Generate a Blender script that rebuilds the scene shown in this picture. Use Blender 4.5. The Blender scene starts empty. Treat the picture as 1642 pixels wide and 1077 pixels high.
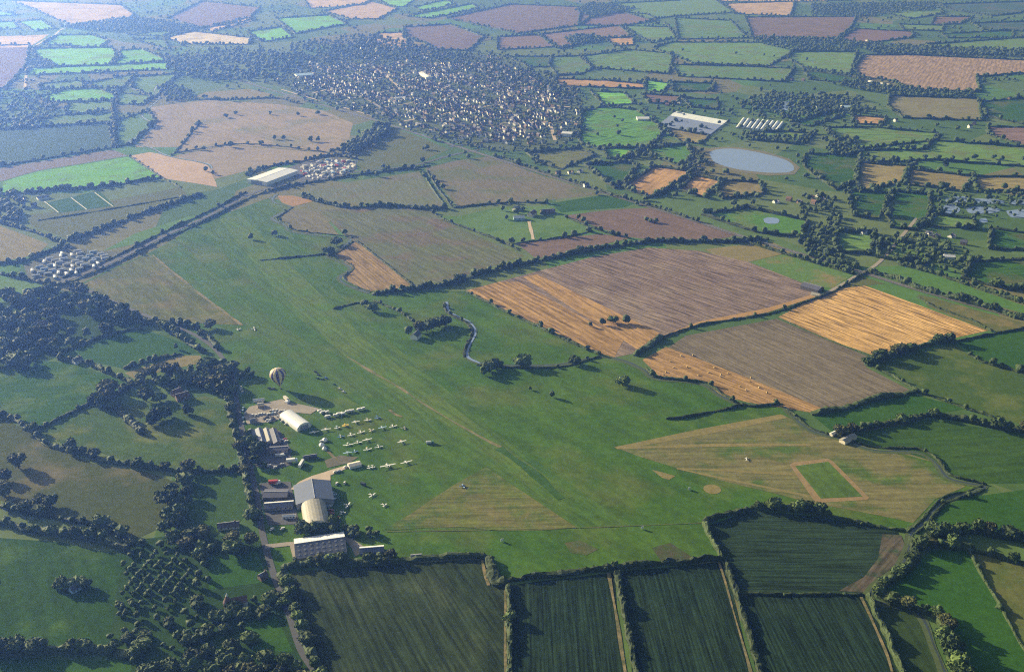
import bpy, bmesh, math, random
import numpy as np
from mathutils import Vector, noise as mnoise

random.seed(7)
rng = np.random.default_rng(7)
SC = bpy.context.scene
COL = SC.collection
RAD = math.radians

# ------------------------------------------------------------------ camera
CAM_H = 445.0                      # metres above the fields
PITCH = RAD(23.92)
cam_d = bpy.data.cameras.new('camera')
cam_d.sensor_width = 36.0
cam_d.lens = 35.0
cam_d.clip_start = 1.0
cam_d.clip_end = 60000.0
cam = bpy.data.objects.new('camera', cam_d)
COL.objects.link(cam)
cam.location = (0, 0, CAM_H)
cam.rotation_euler = (math.pi / 2 - PITCH, 0, 0)
SC.camera = cam

# ------------------------------------------------------------------ sky, sun, exposure
SUN_AZ = RAD(-57.0)                # measured from the view heading, towards the left
SUN_EL = RAD(17.5)
world = bpy.data.worlds.new('World')
SC.world = world
world.use_nodes = True
wn = world.node_tree
wn.nodes.clear()
w_out = wn.nodes.new('ShaderNodeOutputWorld')
w_bg = wn.nodes.new('ShaderNodeBackground')
w_sky = wn.nodes.new('ShaderNodeTexSky')
w_sky.sky_type = 'NISHITA'
w_sky.sun_disc = False
w_sky.sun_elevation = SUN_EL
w_sky.sun_rotation = SUN_AZ
w_sky.altitude = 0
w_sky.dust_density = 3.0
wn.links.new(w_sky.outputs[0], w_bg.inputs[0])
wn.links.new(w_bg.outputs[0], w_out.inputs[0])
w_bg.inputs[1].default_value = 0.062
sun_d = bpy.data.lights.new('sun', 'SUN')
sun_d.energy = 5.0
sun_d.angle = RAD(0.5)
sun_d.color = (1.0, 0.93, 0.80)
sun = bpy.data.objects.new('sun', sun_d)
COL.objects.link(sun)
SUN_DIR = Vector((math.sin(SUN_AZ) * math.cos(SUN_EL), math.cos(SUN_AZ) * math.cos(SUN_EL), math.sin(SUN_EL)))
sun.rotation_euler = SUN_DIR.to_track_quat('Z', 'Y').to_euler()
SC.view_settings.view_transform = 'Standard'
SC.view_settings.look = 'None'
SC.view_settings.gamma = 1.0
SC.view_settings.use_curve_mapping = False
SC.view_settings.exposure = 1.0
SC.cycles.use_denoising = False
SC.cycles.pixel_filter_type = 'BLACKMAN_HARRIS'
SC.cycles.filter_width = 1.15
SC.cycles.sample_clamp_indirect = 0.35
SC.cycles.max_bounces = 4
SC.cycles.diffuse_bounces = 2
SC.cycles.glossy_bounces = 2
SC.cycles.transparent_max_bounces = 8
SC.cycles.volume_bounces = 2
HAZE_DENSITY = 1.9e-4
HAZE_COLOR = (0.17, 0.34, 1.0)

# ------------------------------------------------------------------ survey: plan points measured on the print -> metres on the ground
F_PX = 1642 * 35.0 / 36.0
CP, SP = math.cos(PITCH), math.sin(PITCH)
def g(x, y, z=0.0):
    v = y - 538.5
    t = (CAM_H - z) / (F_PX * SP + v * CP)
    return ((x - 821.0) * t, (F_PX * CP - v * SP) * t)
def gp(flat, z=0.0):
    return [g(flat[i], flat[i + 1], z) for i in range(0, len(flat), 2)]
def proj(X, Y, Z=0.0):
    d = Y * CP + (CAM_H - Z) * SP
    up = (Z - CAM_H) * CP + Y * SP
    return 821 + F_PX * X / d, 538.5 - F_PX * up / d, F_PX / d

# ------------------------------------------------------------------ objects and tags
def tag(o, label=None, cat=None, group=None, kind=None):
    if label: o['label'] = label
    if cat: o['category'] = cat
    if group: o['group'] = group
    if kind: o['kind'] = kind
    return o
def link(name, me, parent=None):
    o = bpy.data.objects.new(name, me)
    COL.objects.link(o)
    if parent: o.parent = parent
    return o
def empty(name, loc, rz=0.0, scale=None):
    o = bpy.data.objects.new(name, None)
    COL.objects.link(o)
    o.location = loc
    o.rotation_euler = (0, 0, rz)
    if scale: o.scale = scale
    o.empty_display_size = 1.0
    return o
def mesh(name, verts, faces, mats=None, idx=None, smooth=False):
    me = bpy.data.meshes.new(name)
    me.from_pydata([tuple(map(float, v)) for v in verts], [], [tuple(map(int, f)) for f in faces])
    for m in (mats or []):
        me.materials.append(m)
    if idx is not None:
        me.polygons.foreach_set('material_index', idx)
    if smooth:
        me.polygons.foreach_set('use_smooth', [True] * len(me.polygons))
    me.update()
    return me
def copy_tree(o, parent=None):
    c = o.copy()
    COL.objects.link(c)
    c.parent = parent
    for ch in o.children:
        copy_tree(ch, c)
    return c

class MB:
    """collects simple solids into one mesh"""
    def __init__(s): s.v, s.f = [], []
    def add(s, v, f):
        b = len(s.v); s.v += list(v); s.f += [[i + b for i in q] for q in f]; return s
    def box(s, x0, x1, y0, y1, z0, z1):
        return s.add([(x0,y0,z0),(x1,y0,z0),(x1,y1,z0),(x0,y1,z0),(x0,y0,z1),(x1,y0,z1),(x1,y1,z1),(x0,y1,z1)],
                     [(0,3,2,1),(4,5,6,7),(0,1,5,4),(1,2,6,5),(2,3,7,6),(3,0,4,7)])
    def loft(s, rings, cap=True):
        n = len(rings[0]); v = [p for r in rings for p in r]; f = []
        for i in range(len(rings) - 1):
            for j in range(n):
                k = (j + 1) % n
                f.append((i*n+j, i*n+k, (i+1)*n+k, (i+1)*n+j))
        if cap:
            f.append(tuple(range(n - 1, -1, -1)))
            f.append(tuple(range((len(rings)-1)*n, len(rings)*n)))
        return s.add(v, f)
    def cyl(s, p0, p1, r0, r1=None, n=8):
        r1 = r0 if r1 is None else r1
        p0, p1 = Vector(p0), Vector(p1)
        a = (p1 - p0).normalized()
        u = a.orthogonal().normalized(); w = a.cross(u)
        R = lambda p, r: [tuple(p + u*r*math.cos(2*math.pi*k/n) + w*r*math.sin(2*math.pi*k/n)) for k in range(n)]
        return s.loft([R(p0, r0), R(p1, r1)])
    def build(s, name, mat, parent=None, smooth=False, loc=None):
        o = link(name, mesh(name, s.v, s.f, [mat], smooth=smooth), parent)
        if loc: o.location = loc
        return o

# ------------------------------------------------------------------ materials
def new_mat(name, rough=0.9, spec=0.2):
    m = bpy.data.materials.new(name)
    m.use_nodes = True
    b = m.node_tree.nodes['Principled BSDF']
    b.inputs['Roughness'].default_value = rough
    b.inputs['Specular IOR Level'].default_value = spec
    return m, m.node_tree, b
def nd(nt, kind, **kw):
    n = nt.nodes.new(kind)
    for k, v in kw.items():
        setattr(n, k, v)
    return n
def mixc(nt, fac, a, b, mode='MIX'):
    n = nt.nodes.new('ShaderNodeMix'); n.data_type = 'RGBA'; n.blend_type = mode
    for sock, val in ((n.inputs[0], fac), (n.inputs[6], a), (n.inputs[7], b)):
        if hasattr(val, 'links'): nt.links.new(val, sock)
        elif isinstance(val, (int, float)): sock.default_value = val
        else: sock.default_value = (*val, 1.0) if len(val) == 3 else val
    return n.outputs[2]
def noise_tex(nt, vec, scale, detail=4.0, rough=0.55):
    n = nd(nt, 'ShaderNodeTexNoise')
    n.inputs['Scale'].default_value = scale
    n.inputs['Detail'].default_value = detail
    n.inputs['Roughness'].default_value = rough
    nt.links.new(vec, n.inputs['Vector'])
    return n.outputs['Fac']
def ramp(nt, fac, lo, hi):
    n = nd(nt, 'ShaderNodeMapRange')
    n.inputs[1].default_value = lo; n.inputs[2].default_value = hi
    nt.links.new(fac, n.inputs[0])
    return n.outputs[0]
def math_n(nt, op, a, b=None):
    n = nd(nt, 'ShaderNodeMath', operation=op)
    for s, val in zip(n.inputs, (a, b)):
        if val is None: continue
        if hasattr(val, 'links'): nt.links.new(val, s)
        else: s.default_value = val
    return n.outputs[0]

FCACHE = {}
def field_mat(c1, c2, ang=None, gap=8.0, amt=0.0, c3=None, patch=60.0, tram=0.0):
    """earth, crop or grass: two mottled colours, rows along ang (radians), optional third colour in patches, wheel lines"""
    key = (c1, c2, None if ang is None else round(ang, 2), gap, amt, c3, patch, tram)
    if key in FCACHE: return FCACHE[key]
    m, nt, b = new_mat('field_surface', 1.0, 0.03)
    geo = nd(nt, 'ShaderNodeNewGeometry')
    pos = geo.outputs['Position']
    big = noise_tex(nt, pos, 1.0 / patch, 5, 0.6)
    mid = noise_tex(nt, pos, 1.0 / 9.0, 4, 0.65)
    fine = noise_tex(nt, pos, 0.55, 3, 0.7)
    f = math_n(nt, 'ADD', math_n(nt, 'MULTIPLY', big, 0.65), math_n(nt, 'MULTIPLY', mid, 0.35))
    col = mixc(nt, ramp(nt, f, 0.36, 0.64), c1, c2)
    if c3:
        w = noise_tex(nt, pos, 1.0 / (patch * 0.8), 6, 0.62)
        mp = nd(nt, 'ShaderNodeMapping'); nt.links.new(pos, mp.inputs[0]); mp.inputs['Location'].default_value = (311, 57, 0)
        w = noise_tex(nt, mp.outputs[0], 1.0 / (patch * 0.9), 6, 0.62)
        col = mixc(nt, ramp(nt, w, 0.50, 0.64), col, c3)
    if ang is not None and (amt or tram):
        mp = nd(nt, 'ShaderNodeMapping'); nt.links.new(pos, mp.inputs[0])
        mp.inputs['Rotation'].default_value = (0, 0, -ang)
        m2 = nd(nt, 'ShaderNodeMapping'); nt.links.new(mp.outputs[0], m2.inputs[0])
        m2.inputs['Scale'].default_value = (0.012, 1.0 / gap, 0)
        st = noise_tex(nt, m2.outputs[0], 1.6, 3, 0.65)
        st = ramp(nt, st, 0.38, 0.62)
        if amt:
            v = math_n(nt, 'ADD', math_n(nt, 'MULTIPLY', st, 2 * amt), 1.0 - amt)
            col = mixc(nt, 1.0, col, v, 'MULTIPLY')
        if tram:
            wv = nd(nt, 'ShaderNodeTexWave'); wv.bands_direction = 'Y'
            wv.inputs['Scale'].default_value = 1.0 / 20.0 / (gap / 8.0)
            wv.inputs['Distortion'].default_value = 1.2
            wv.inputs['Detail'].default_value = 2.0
            wv.inputs['Detail Scale'].default_value = 0.3
            nt.links.new(mp.outputs[0], wv.inputs['Vector'])
            t = ramp(nt, wv.outputs['Fac'], 0.55, 1.0)
            t = math_n(nt, 'MULTIPLY', t, tram)
            col = mixc(nt, t, col, mixc(nt, 1.0, col, (0.5, 0.5, 0.5), 'MULTIPLY'))
    fine2 = noise_tex(nt, pos, 0.16, 5, 0.8)
    v = math_n(nt, 'MULTIPLY', math_n(nt, 'ADD', math_n(nt, 'MULTIPLY', fine, 0.7), 0.65), math_n(nt, 'ADD', math_n(nt, 'MULTIPLY', ramp(nt, fine2, 0.3, 0.7), 0.5), 0.75))
    col = mixc(nt, 1.0, col, v, 'MULTIPLY')
    nt.links.new(col, b.inputs['Base Color'])
    FCACHE[key] = m
    return m

def plain(name, c, rough=0.7, spec=0.3, var=0.12, scale=0.5, metal=0.0):
    m, nt, b = new_mat(name, rough, spec)
    tc = nd(nt, 'ShaderNodeTexCoord')
    n = noise_tex(nt, tc.outputs['Object'], scale, 4, 0.6)
    v = math_n(nt, 'ADD', math_n(nt, 'MULTIPLY', n, 2 * var), 1 - var)
    col = mixc(nt, 1.0, (*c, 1), v, 'MULTIPLY')
    nt.links.new(col, b.inputs['Base Color'])
    b.inputs['Metallic'].default_value = metal
    return m

def foliage(name, c1, c2):
    m, nt, b = new_mat(name, 0.75, 0.2)
    geo = nd(nt, 'ShaderNodeNewGeometry')
    oi = nd(nt, 'ShaderNodeObjectInfo')
    n = noise_tex(nt, geo.outputs['Position'], 0.45, 4, 0.7)
    col = mixc(nt, ramp(nt, n, 0.3, 0.7), c1, c2)
    n2 = noise_tex(nt, geo.outputs['Position'], 1.0 / 40, 2, 0.5)
    v = math_n(nt, 'ADD', math_n(nt, 'MULTIPLY', oi.outputs['Random'], 0.8), math_n(nt, 'ADD', math_n(nt, 'MULTIPLY', n2, 0.8), 0.25))
    col = mixc(nt, 1.0, col, v, 'MULTIPLY')
    nt.links.new(col, b.inputs['Base Color'])
    return m

def corrugated(name, c, rough=0.45, spec=0.5, gap=1.2, axis=0, var=0.25):
    m, nt, b = new_mat(name, rough, spec)
    tc = nd(nt, 'ShaderNodeTexCoord')
    n = noise_tex(nt, tc.outputs['Object'], 0.25, 5, 0.65)
    v = math_n(nt, 'ADD', math_n(nt, 'MULTIPLY', n, 2 * var), 1 - var)
    wv = nd(nt, 'ShaderNodeTexWave'); wv.bands_direction = 'XYZ'[axis]
    wv.inputs['Scale'].default_value = 0.314 / gap
    nt.links.new(tc.outputs['Object'], wv.inputs['Vector'])
    s = math_n(nt, 'ADD', math_n(nt, 'MULTIPLY', wv.outputs['Fac'], 0.22), 0.82)
    col = mixc(nt, 1.0, (*c, 1), math_n(nt, 'MULTIPLY', v, s), 'MULTIPLY')
    nt.links.new(col, b.inputs['Base Color'])
    return m

M = {}
M['white'] = plain('white_paint', (0.78, 0.77, 0.74), 0.5, 0.4, 0.06)
M['cream'] = plain('cream_render', (0.62, 0.57, 0.47), 0.7, 0.3)
M['brick'] = plain('red_brick', (0.19, 0.14, 0.12), 0.85, 0.2, 0.2, 0.8)
M['red_tile'] = plain('red_tile', (0.14, 0.075, 0.055), 0.7, 0.35, 0.25, 0.8)
M['brown_tile'] = plain('brown_tile', (0.095, 0.07, 0.06), 0.65, 0.4, 0.25, 0.8)
M['slate'] = plain('slate', (0.085, 0.09, 0.12), 0.45, 0.5, 0.2, 0.8)
M['glass'] = plain('dark_glass', (0.03, 0.035, 0.045), 0.12, 0.6, 0.05)
M['rubber'] = plain('rubber', (0.02, 0.02, 0.02), 0.8, 0.3, 0.1)
M['metal'] = plain('bare_metal', (0.45, 0.46, 0.48), 0.4, 0.5, 0.1)
M['straw'] = plain('straw', (0.50, 0.37, 0.17), 0.9, 0.15, 0.2, 1.0)
M['purple'] = plain('purple_nylon', (0.10, 0.06, 0.15), 0.6, 0.3, 0.1)
M['gold'] = plain('yellow_nylon', (0.74, 0.60, 0.30), 0.6, 0.3, 0.08)
M['bark'] = plain('bark', (0.10, 0.075, 0.05), 0.9, 0.1, 0.3, 1.5)
M['leaf_dark'] = foliage('leaves_dark', (0.018, 0.036, 0.010), (0.066, 0.100, 0.024))
M['leaf_mid'] = foliage('leaves_mid', (0.026, 0.048, 0.012), (0.100, 0.140, 0.032))
M['leaf_dry'] = foliage('leaves_olive', (0.032, 0.040, 0.012), (0.100, 0.105, 0.030))
M['hedge'] = foliage('hedge_leaves', (0.014, 0.026, 0.008), (0.055, 0.078, 0.022))
M['asphalt'] = plain('asphalt', (0.085, 0.085, 0.09), 0.85, 0.25, 0.15, 0.2)
M['gravel'] = plain('gravel_yard', (0.30, 0.26, 0.21), 0.9, 0.2, 0.3, 0.12)
M['sand'] = plain('pale_concrete', (0.48, 0.38, 0.28), 0.85, 0.25, 0.25, 0.15)
M['dry_verge'] = field_mat((0.07, 0.085, 0.03), (0.29, 0.22, 0.12), patch=6.0)
M['fence_line'] = field_mat((0.07, 0.11, 0.035), (0.17, 0.15, 0.07), patch=15.0)
M['pale_bank'] = plain('pale_bank', (0.075, 0.10, 0.04), 0.95, 0.1, 0.4, 0.25)
M['track'] = field_mat((0.085, 0.115, 0.035), (0.27, 0.21, 0.12), patch=16.0)
M['ballast'] = plain('rail_ballast', (0.095, 0.085, 0.075), 0.9, 0.2, 0.25, 0.2)
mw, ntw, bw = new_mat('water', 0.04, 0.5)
bw.inputs['Base Color'].default_value = (0.21, 0.28, 0.45, 1)  # turbid water tint, lightened to paint in the reflected sky
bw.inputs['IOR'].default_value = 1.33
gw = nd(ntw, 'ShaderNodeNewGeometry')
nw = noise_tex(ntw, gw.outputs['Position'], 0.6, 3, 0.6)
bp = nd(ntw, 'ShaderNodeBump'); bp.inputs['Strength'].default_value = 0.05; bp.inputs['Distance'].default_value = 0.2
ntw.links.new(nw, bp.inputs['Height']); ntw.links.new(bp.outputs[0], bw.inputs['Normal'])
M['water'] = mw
ms, nts, bs = new_mat('stream_water', 0.15, 0.5)
bs.inputs['Base Color'].default_value = (0.05, 0.065, 0.07, 1)
M['stream'] = ms

# ------------------------------------------------------------------ ground sheet
def sheet_mesh(name, pts, z, mat):
    bm = bmesh.new()
    vs = [bm.verts.new((p[0], p[1], z)) for p in pts]
    f = bm.faces.new(vs)
    bmesh.ops.triangulate(bm, faces=[f])
    bmesh.ops.recalc_face_normals(bm, faces=bm.faces)
    for q in bm.faces:
        if q.normal.z < 0: q.normal_flip()
    me = bpy.data.meshes.new(name)
    bm.to_mesh(me); bm.free()
    me.materials.append(mat)
    return me

m, nt, b = new_mat('farmland', 1.0, 0.03)
geo = nd(nt, 'ShaderNodeNewGeometry'); pos = geo.outputs['Position']
vo = nd(nt, 'ShaderNodeTexVoronoi'); vo.inputs['Scale'].default_value = 1 / 170.0
wp = nd(nt, 'ShaderNodeMapping'); nt.links.new(pos, wp.inputs[0]); wp.inputs['Scale'].default_value = (1, 0.75, 0)
nt.links.new(wp.outputs[0], vo.inputs['Vector'])
cr = nd(nt, 'ShaderNodeValToRGB'); cr.color_ramp.interpolation = 'CONSTANT'
e = cr.color_ramp.elements
for i, (p, c) in enumerate([(0, (0.070, 0.125, 0.034)), (0.25, (0.095, 0.150, 0.042)), (0.5, (0.120, 0.160, 0.052)), (0.72, (0.085, 0.170, 0.036)), (0.86, (0.155, 0.150, 0.065))]):
    el = e[i] if i < 2 else e.new(p)
    el.position = p; el.color = (*c, 1)
sep = nd(nt, 'ShaderNodeSeparateColor'); nt.links.new(vo.outputs['Color'], sep.inputs[0])
nt.links.new(sep.outputs[0], cr.inputs[0])
nn = noise_tex(nt, pos, 1 / 25.0, 6, 0.65)
v = math_n(nt, 'ADD', math_n(nt, 'MULTIPLY', nn, 0.9), 0.55)
nt.links.new(mixc(nt, 1.0, cr.outputs[0], v, 'MULTIPLY'), b.inputs['Base Color'])
M['farmland'] = m
R = 22000
tag(link('ground', sheet_mesh('ground', [(-R, -R), (R, -R), (R, R), (-R, R)], 0.0, m)), 'green farmland spreading to the horizon', 'ground', kind='structure')

# palette (albedo pairs)
AIR = ((0.044, 0.106, 0.012), (0.071, 0.130, 0.016))
GRN = ((0.028, 0.082, 0.0098), (0.0436, 0.102, 0.0128))
BRT = ((0.1188, 0.3208, 0.0302), (0.162, 0.3564, 0.0475))
PAS = ((0.0923, 0.1701, 0.036), (0.1252, 0.1984, 0.0465))
OLV = ((0.0931, 0.1121, 0.0313), (0.1254, 0.1283, 0.0399))
DGR = ((0.0126, 0.027, 0.0133), (0.0198, 0.0353, 0.0169))
TAN = ((0.19, 0.165, 0.0638), (0.24, 0.195, 0.0808))
GLD = ((0.3972, 0.2414, 0.0903), (0.5175, 0.3292, 0.1404))
ORG = ((0.3024, 0.1848, 0.0784), (0.392, 0.2408, 0.1064))
PLO = ((0.1485, 0.1012, 0.077), (0.1925, 0.1342, 0.1012))
GBR = ((0.130, 0.110, 0.075), (0.160, 0.140, 0.095))
PNK = ((0.396, 0.275, 0.176), (0.484, 0.352, 0.231))
VIO = ((0.143, 0.095, 0.09), (0.176, 0.12, 0.11))
STR = ((0.230, 0.170, 0.120), (0.310, 0.235, 0.165))
TEA = ((0.045, 0.080, 0.050), (0.060, 0.100, 0.062))
# ------------------------------------------------------------------ fields
Z1, Z2, Z3, Z4 = 0.06, 0.12, 0.18, 0.24
AUTO_HEDGE = []
FIELD_POLYS = []
def wiggle(pts, amp, step):
    """subdivide a plan outline and let it wander a little, as field edges do"""
    out = []
    n = len(pts)
    for i in range(n):
        a, c = Vector(pts[i]), Vector(pts[(i + 1) % n])
        L = (c - a).length
        k = max(1, int(L / step))
        for j in range(k):
            p = a.lerp(c, j / k)
            if j:
                q = Vector((p.x * 0.011, p.y * 0.011, 3.3))
                p = p + Vector((mnoise.noise(q), mnoise.noise(q + Vector((40, 9, 0))))) * amp
            out.append((p.x, p.y))
    return out
def direction(d):
    (x0, y0), (x1, y1) = g(d[0], d[1]), g(d[2], d[3])
    return math.atan2(y1 - y0, x1 - x0)
def F(label, pal, flat, d=None, gap=8.0, amt=0.12, c3=None, patch=60.0, tram=0.0, z=Z1, hedge=None, name='field', amp=3.0, head=0.0):
    z = z + 0.004 * (len(FIELD_POLYS) % 9)
    pts = gp(flat)
    FIELD_POLYS.append(pts)
    pts = wiggle(pts, amp, 25.0) if amp else pts
    m = field_mat(pal[0], pal[1], direction(d) if d else None, gap, amt, c3, patch, tram)
    o = link(name, sheet_mesh(name, pts, z, m))
    tag(o, label, 'field' if name == 'field' else name, kind='structure')
    if head:
        n_ = len(flat) // 2
        q_ = gp(flat)
        cx_, cy_ = sum(p[0] for p in q_) / n_, sum(p[1] for p in q_) / n_
        inner = []
        for p in q_:
            dx_, dy_ = p[0] - cx_, p[1] - cy_
            L_ = math.hypot(dx_, dy_)
            k_ = max(0.5, 1 - head * 1.4 / L_)
            inner.append((cx_ + dx_ * k_, cy_ + dy_ * k_))
        up = lambda c: tuple(min(1, v * 1.16) for v in c)
        m2_ = field_mat(up(pal[0]), up(pal[1]), direction(d), gap, amt, tuple(v * 1.1 for v in c3) if c3 else None, patch, tram)
        tag(link('field', sheet_mesh('field', wiggle(inner, 1.0, 25.0), z + 0.04, m2_)), 'worked middle of the ' + label, 'field', kind='structure')
    if hedge: AUTO_HEDGE.append((label, gp(flat), hedge))
    return o

# the airfield and its worn grass
F('broad mown grass of the airfield', AIR, [130,455,180,430,240,405,340,350,430,318,445,320,466,332,440,347,440,353,462,364,470,371,545,381,562,384,530,407,560,430,545,446,592,470,660,465,745,467,850,517,960,568,1030,590,1050,607,1130,615,1190,650,1258,650,1290,682,1345,702,1440,725,1500,742,1565,780,1512,800,1470,838,1440,850,1390,840,1330,828,1205,815,1130,840,1158,897,985,912,815,930,795,935,783,893,600,905,470,915,445,930,425,870,405,770,390,700,378,640,372,600,330,545,225,515,170,480],
  d=(560,575,800,715), gap=26, amt=0.16, c3=(0.0970,0.1300,0.0272), patch=110, name='airfield_grass', amp=1.5)
F('dry uncut grass beside the straight road', OLV, [135,455,185,430,238,407,385,521,330,519,230,514,172,480], d=(240,405,385,520), gap=14, amt=0.2, c3=(0.16,0.14,0.06), z=Z2)
F('paler mown runway strip', ((0.0572,0.1177,0.0156),(0.0859,0.1364,0.0223)), [395,332,432,326,480,395,560,490,790,690,1010,842,930,846,760,740,540,560,380,430,330,368], d=(480,480,900,790), gap=10, amt=0.18, c3=(0.0534,0.1144,0.0204), patch=70, z=Z2, name='runway', amp=2)
F('pale mown centre band of the runway', ((0.0795,0.1407,0.0213),(0.1023,0.1449,0.0266)), [352,352,388,344,470,428,600,556,800,708,920,796,884,808,764,716,556,574,436,458], d=(480,480,900,790), gap=7, amt=0.18, c3=(0.0776,0.1456,0.0218), patch=40, z=Z3, name='runway', amp=1.2)
F('second pale mown band beside the runway', ((0.0621,0.1181,0.0163),(0.0815,0.1290,0.0218)), [262,402,290,392,420,500,480,540,640,640,720,712,690,715,560,640,420,545], d=(300,420,700,700), gap=8, amt=0.15, c3=(0.0582,0.1248,0.0184), patch=45, z=Z3, name='runway', amp=1.5)
F('dry triangle of tan grass on the airfield', ((0.1018,0.1300,0.0258),(0.165,0.148,0.056)), [612,851,690,802,780,748,925,846,800,851], d=(620,850,920,845), gap=6, amt=0.25, c3=(0.0601,0.1144,0.0204), patch=42, z=Z3, amp=10)
F('rough tan grass crossed by mown paths', ((0.135,0.135,0.052),(0.175,0.155,0.066)), [985,716,1130,690,1255,665,1330,702,1440,728,1494,745,1548,780,1500,800,1464,838,1300,806,1090,752,1020,730], d=(985,717,1300,713), gap=7, amt=0.2, c3=(0.0727,0.1196,0.0245), patch=40, z=Z2, amp=3)
for lab, fl in (('mown tan strip along the rough grass', [985,717,1120,688,1252,664,1262,670,1130,697,1000,720]),
                ('narrow tan path through the rough grass', [985,717,1150,711,1300,711,1300,715,1150,716,990,720]),
                ('thin tan path towards the bordered rectangle', [1085,750,1300,794,1296,797,1085,752]),
                ('short tan path towards the bordered rectangle', [1085,750,1150,752,1290,759,1290,763,1150,755,1090,752]),
                ('bare tan wedge on the mown grass', [1045,753,1062,757,1083,763,1073,769,1062,766])):
    F(lab, TAN, fl, amt=0, z=Z3, name='path', amp=0.6)
F('tan border of the rectangular plot', ((0.24,0.17,0.085),(0.29,0.21,0.11)), [1266,745,1272,741,1328,735,1335,739,1394,798,1390,801,1312,806,1305,802], amt=0, z=Z3, name='path', amp=0.4)
F('green rectangular plot inside a tan border', ((0.0679,0.1196,0.0218),(0.0921,0.1456,0.0286)), [1275,747,1328,740,1383,796,1316,799], d=(1328,740,1383,796), gap=14, amt=0.15, z=Z4, name='plot', amp=0)
cx, cy = g(1142, 784)
c_me = sheet_mesh('path', [(cx + 7.2*math.cos(a*math.pi/12), cy + 7.2*math.sin(a*math.pi/12)) for a in range(24)], Z3, field_mat(*TAN))
tag(link('path', c_me), 'round bare tan circle on the airfield grass', 'path', kind='structure')
F('brownish bare patch near the cut hedge', ((0.055,0.095,0.022),(0.115,0.10,0.05)), [905,870,930,866,960,880,940,890,915,886], z=Z2, patch=14, amp=9, name='path')
F('dark scrubby patch of weeds', ((0.05,0.085,0.022),(0.09,0.07,0.045)), [1045,878,1075,870,1100,886,1112,895,1060,899], z=Z2, patch=14, amp=9, name='path')

# arable land beside the airfield
F('big ploughed field with pale straw rows', ((0.1815,0.1298,0.1045),(0.2200,0.1628,0.1320)), [745,466,840,441,950,412,1040,397,1120,402,1200,420,1300,459,1308,474,1230,497,1120,519,1058,540,1020,566,985,573,960,566,850,515], d=(900,440,1120,519), gap=4.5, amt=0.5, tram=0.4, c3=(0.25,0.19,0.145), patch=90, amp=1.5)
F('orange stubble strips on the ploughed field', ORG, [748,466,800,452,832,452,1000,545,985,573,960,566,850,515], d=(800,460,985,560), gap=9, amt=0.4, tram=0.6, z=Z2, amp=1)
F('orange stubble strip on the ploughed field', ORG, [838,444,862,440,1058,534,1022,560], d=(838,444,1022,560), gap=8, amt=0.35, z=Z2, amp=1)
F('orange stubble band along the ploughed field end', ORG, [1062,538,1120,516,1230,494,1300,473,1308,476,1230,501,1120,522,1060,544], amt=0.2, z=Z3, amp=1)
F('golden straw field striped with pale rows', GLD, [1248,508,1300,480,1340,463,1388,458,1585,530,1500,548,1410,573,1330,545], d=(1320,480,1500,548), gap=5, amt=0.6, tram=0.6, amp=1, head=9.0)
F('grey brown cultivated field', ((0.145,0.118,0.082),(0.175,0.145,0.10)), [1070,558,1100,538,1245,511,1400,575,1388,588,1465,628,1390,642,1312,660], d=(1100,545,1320,655), gap=5, amt=0.25, tram=0.5, amp=1, head=9.0)
F('orange stubble beside the stream, dotted with bales', ORG, [1030,577,1068,556,1200,606,1320,655,1305,662,1200,645,1150,633,1135,612,1060,606], d=(1068,556,1320,655), gap=5, amt=0.35, tram=0.4, z=Z2, amp=1)
F('grey green stubble field with brown streaks', ((0.1115,0.1300,0.0476),(0.14,0.145,0.085)), [512,337,600,332,690,334,702,350,780,385,840,410,745,442,660,462,600,410,560,384], d=(600,360,760,440), gap=12, amt=0.18, c3=(0.15,0.115,0.08), patch=80, tram=0.2)
F('small olive field in the loop of the stream', ((0.15,0.135,0.07),(0.18,0.16,0.085)), [448,345,470,336,512,340,545,378,490,374,462,362], d=(470,340,540,378), amt=0.15)
F('little orange stubble corner beside the stream', ORG, [445,314,470,314,505,322,470,331,452,325], amt=0.15)
F('orange stubble field between stream and hedge', ((0.24,0.165,0.075),(0.31,0.21,0.10)), [535,406,570,388,610,415,660,459,592,467,548,446,562,430], d=(575,392,655,455), gap=6, amt=0.3, tram=0.4)
F('pale grey green field below the yard of lorries', ((0.1261,0.1456,0.0578),(0.155,0.16,0.10)), [468,312,560,292,672,275,716,331,600,326,505,320], d=(680,290,712,328), gap=9, amt=0.1, c3=(0.16,0.135,0.09), patch=100)
F('broad olive brown field beside the railway', ((0.15,0.13,0.085),(0.175,0.155,0.10)), [682,270,730,258,785,251,870,282,966,311,850,325,735,332], d=(690,272,735,330), gap=9, amt=0.1, c3=(0.1164,0.1352,0.0510), patch=100)
F('farm paddock with a sandy track', PAS, [735,347,800,332,885,330,900,345,950,368,900,380,825,389,770,372,700,346], c3=(0.0776,0.1456,0.0238))
F('green paddock behind the farmhouse', GRN, [885,326,965,313,1022,325,1000,333,900,341], amt=0.05)
F('purple brown ploughed field beside the railway', PLO, [905,346,1000,335,1060,333,1190,377,1120,388,1060,386,1000,379], d=(920,345,1060,385), gap=6, amt=0.15, tram=0.3)
F('brown ploughed strip below the farm', PLO, [828,391,900,381,965,375,1012,382,930,400,860,415], d=(830,392,1000,380), gap=6, amt=0.15)
F('tan strip beside the tree belt', TAN, [1130,400,1180,394,1240,389,1272,404,1200,420,1150,410], amt=0.1)
F('rough pasture with an orange bare ring', PAS, [1202,421,1272,405,1380,434,1335,462,1305,460], c3=(0.25,0.17,0.08), patch=70)
F('small tan triangle by the level crossing', OLV, [1345,462,1372,440,1420,455,1388,458])

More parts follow.
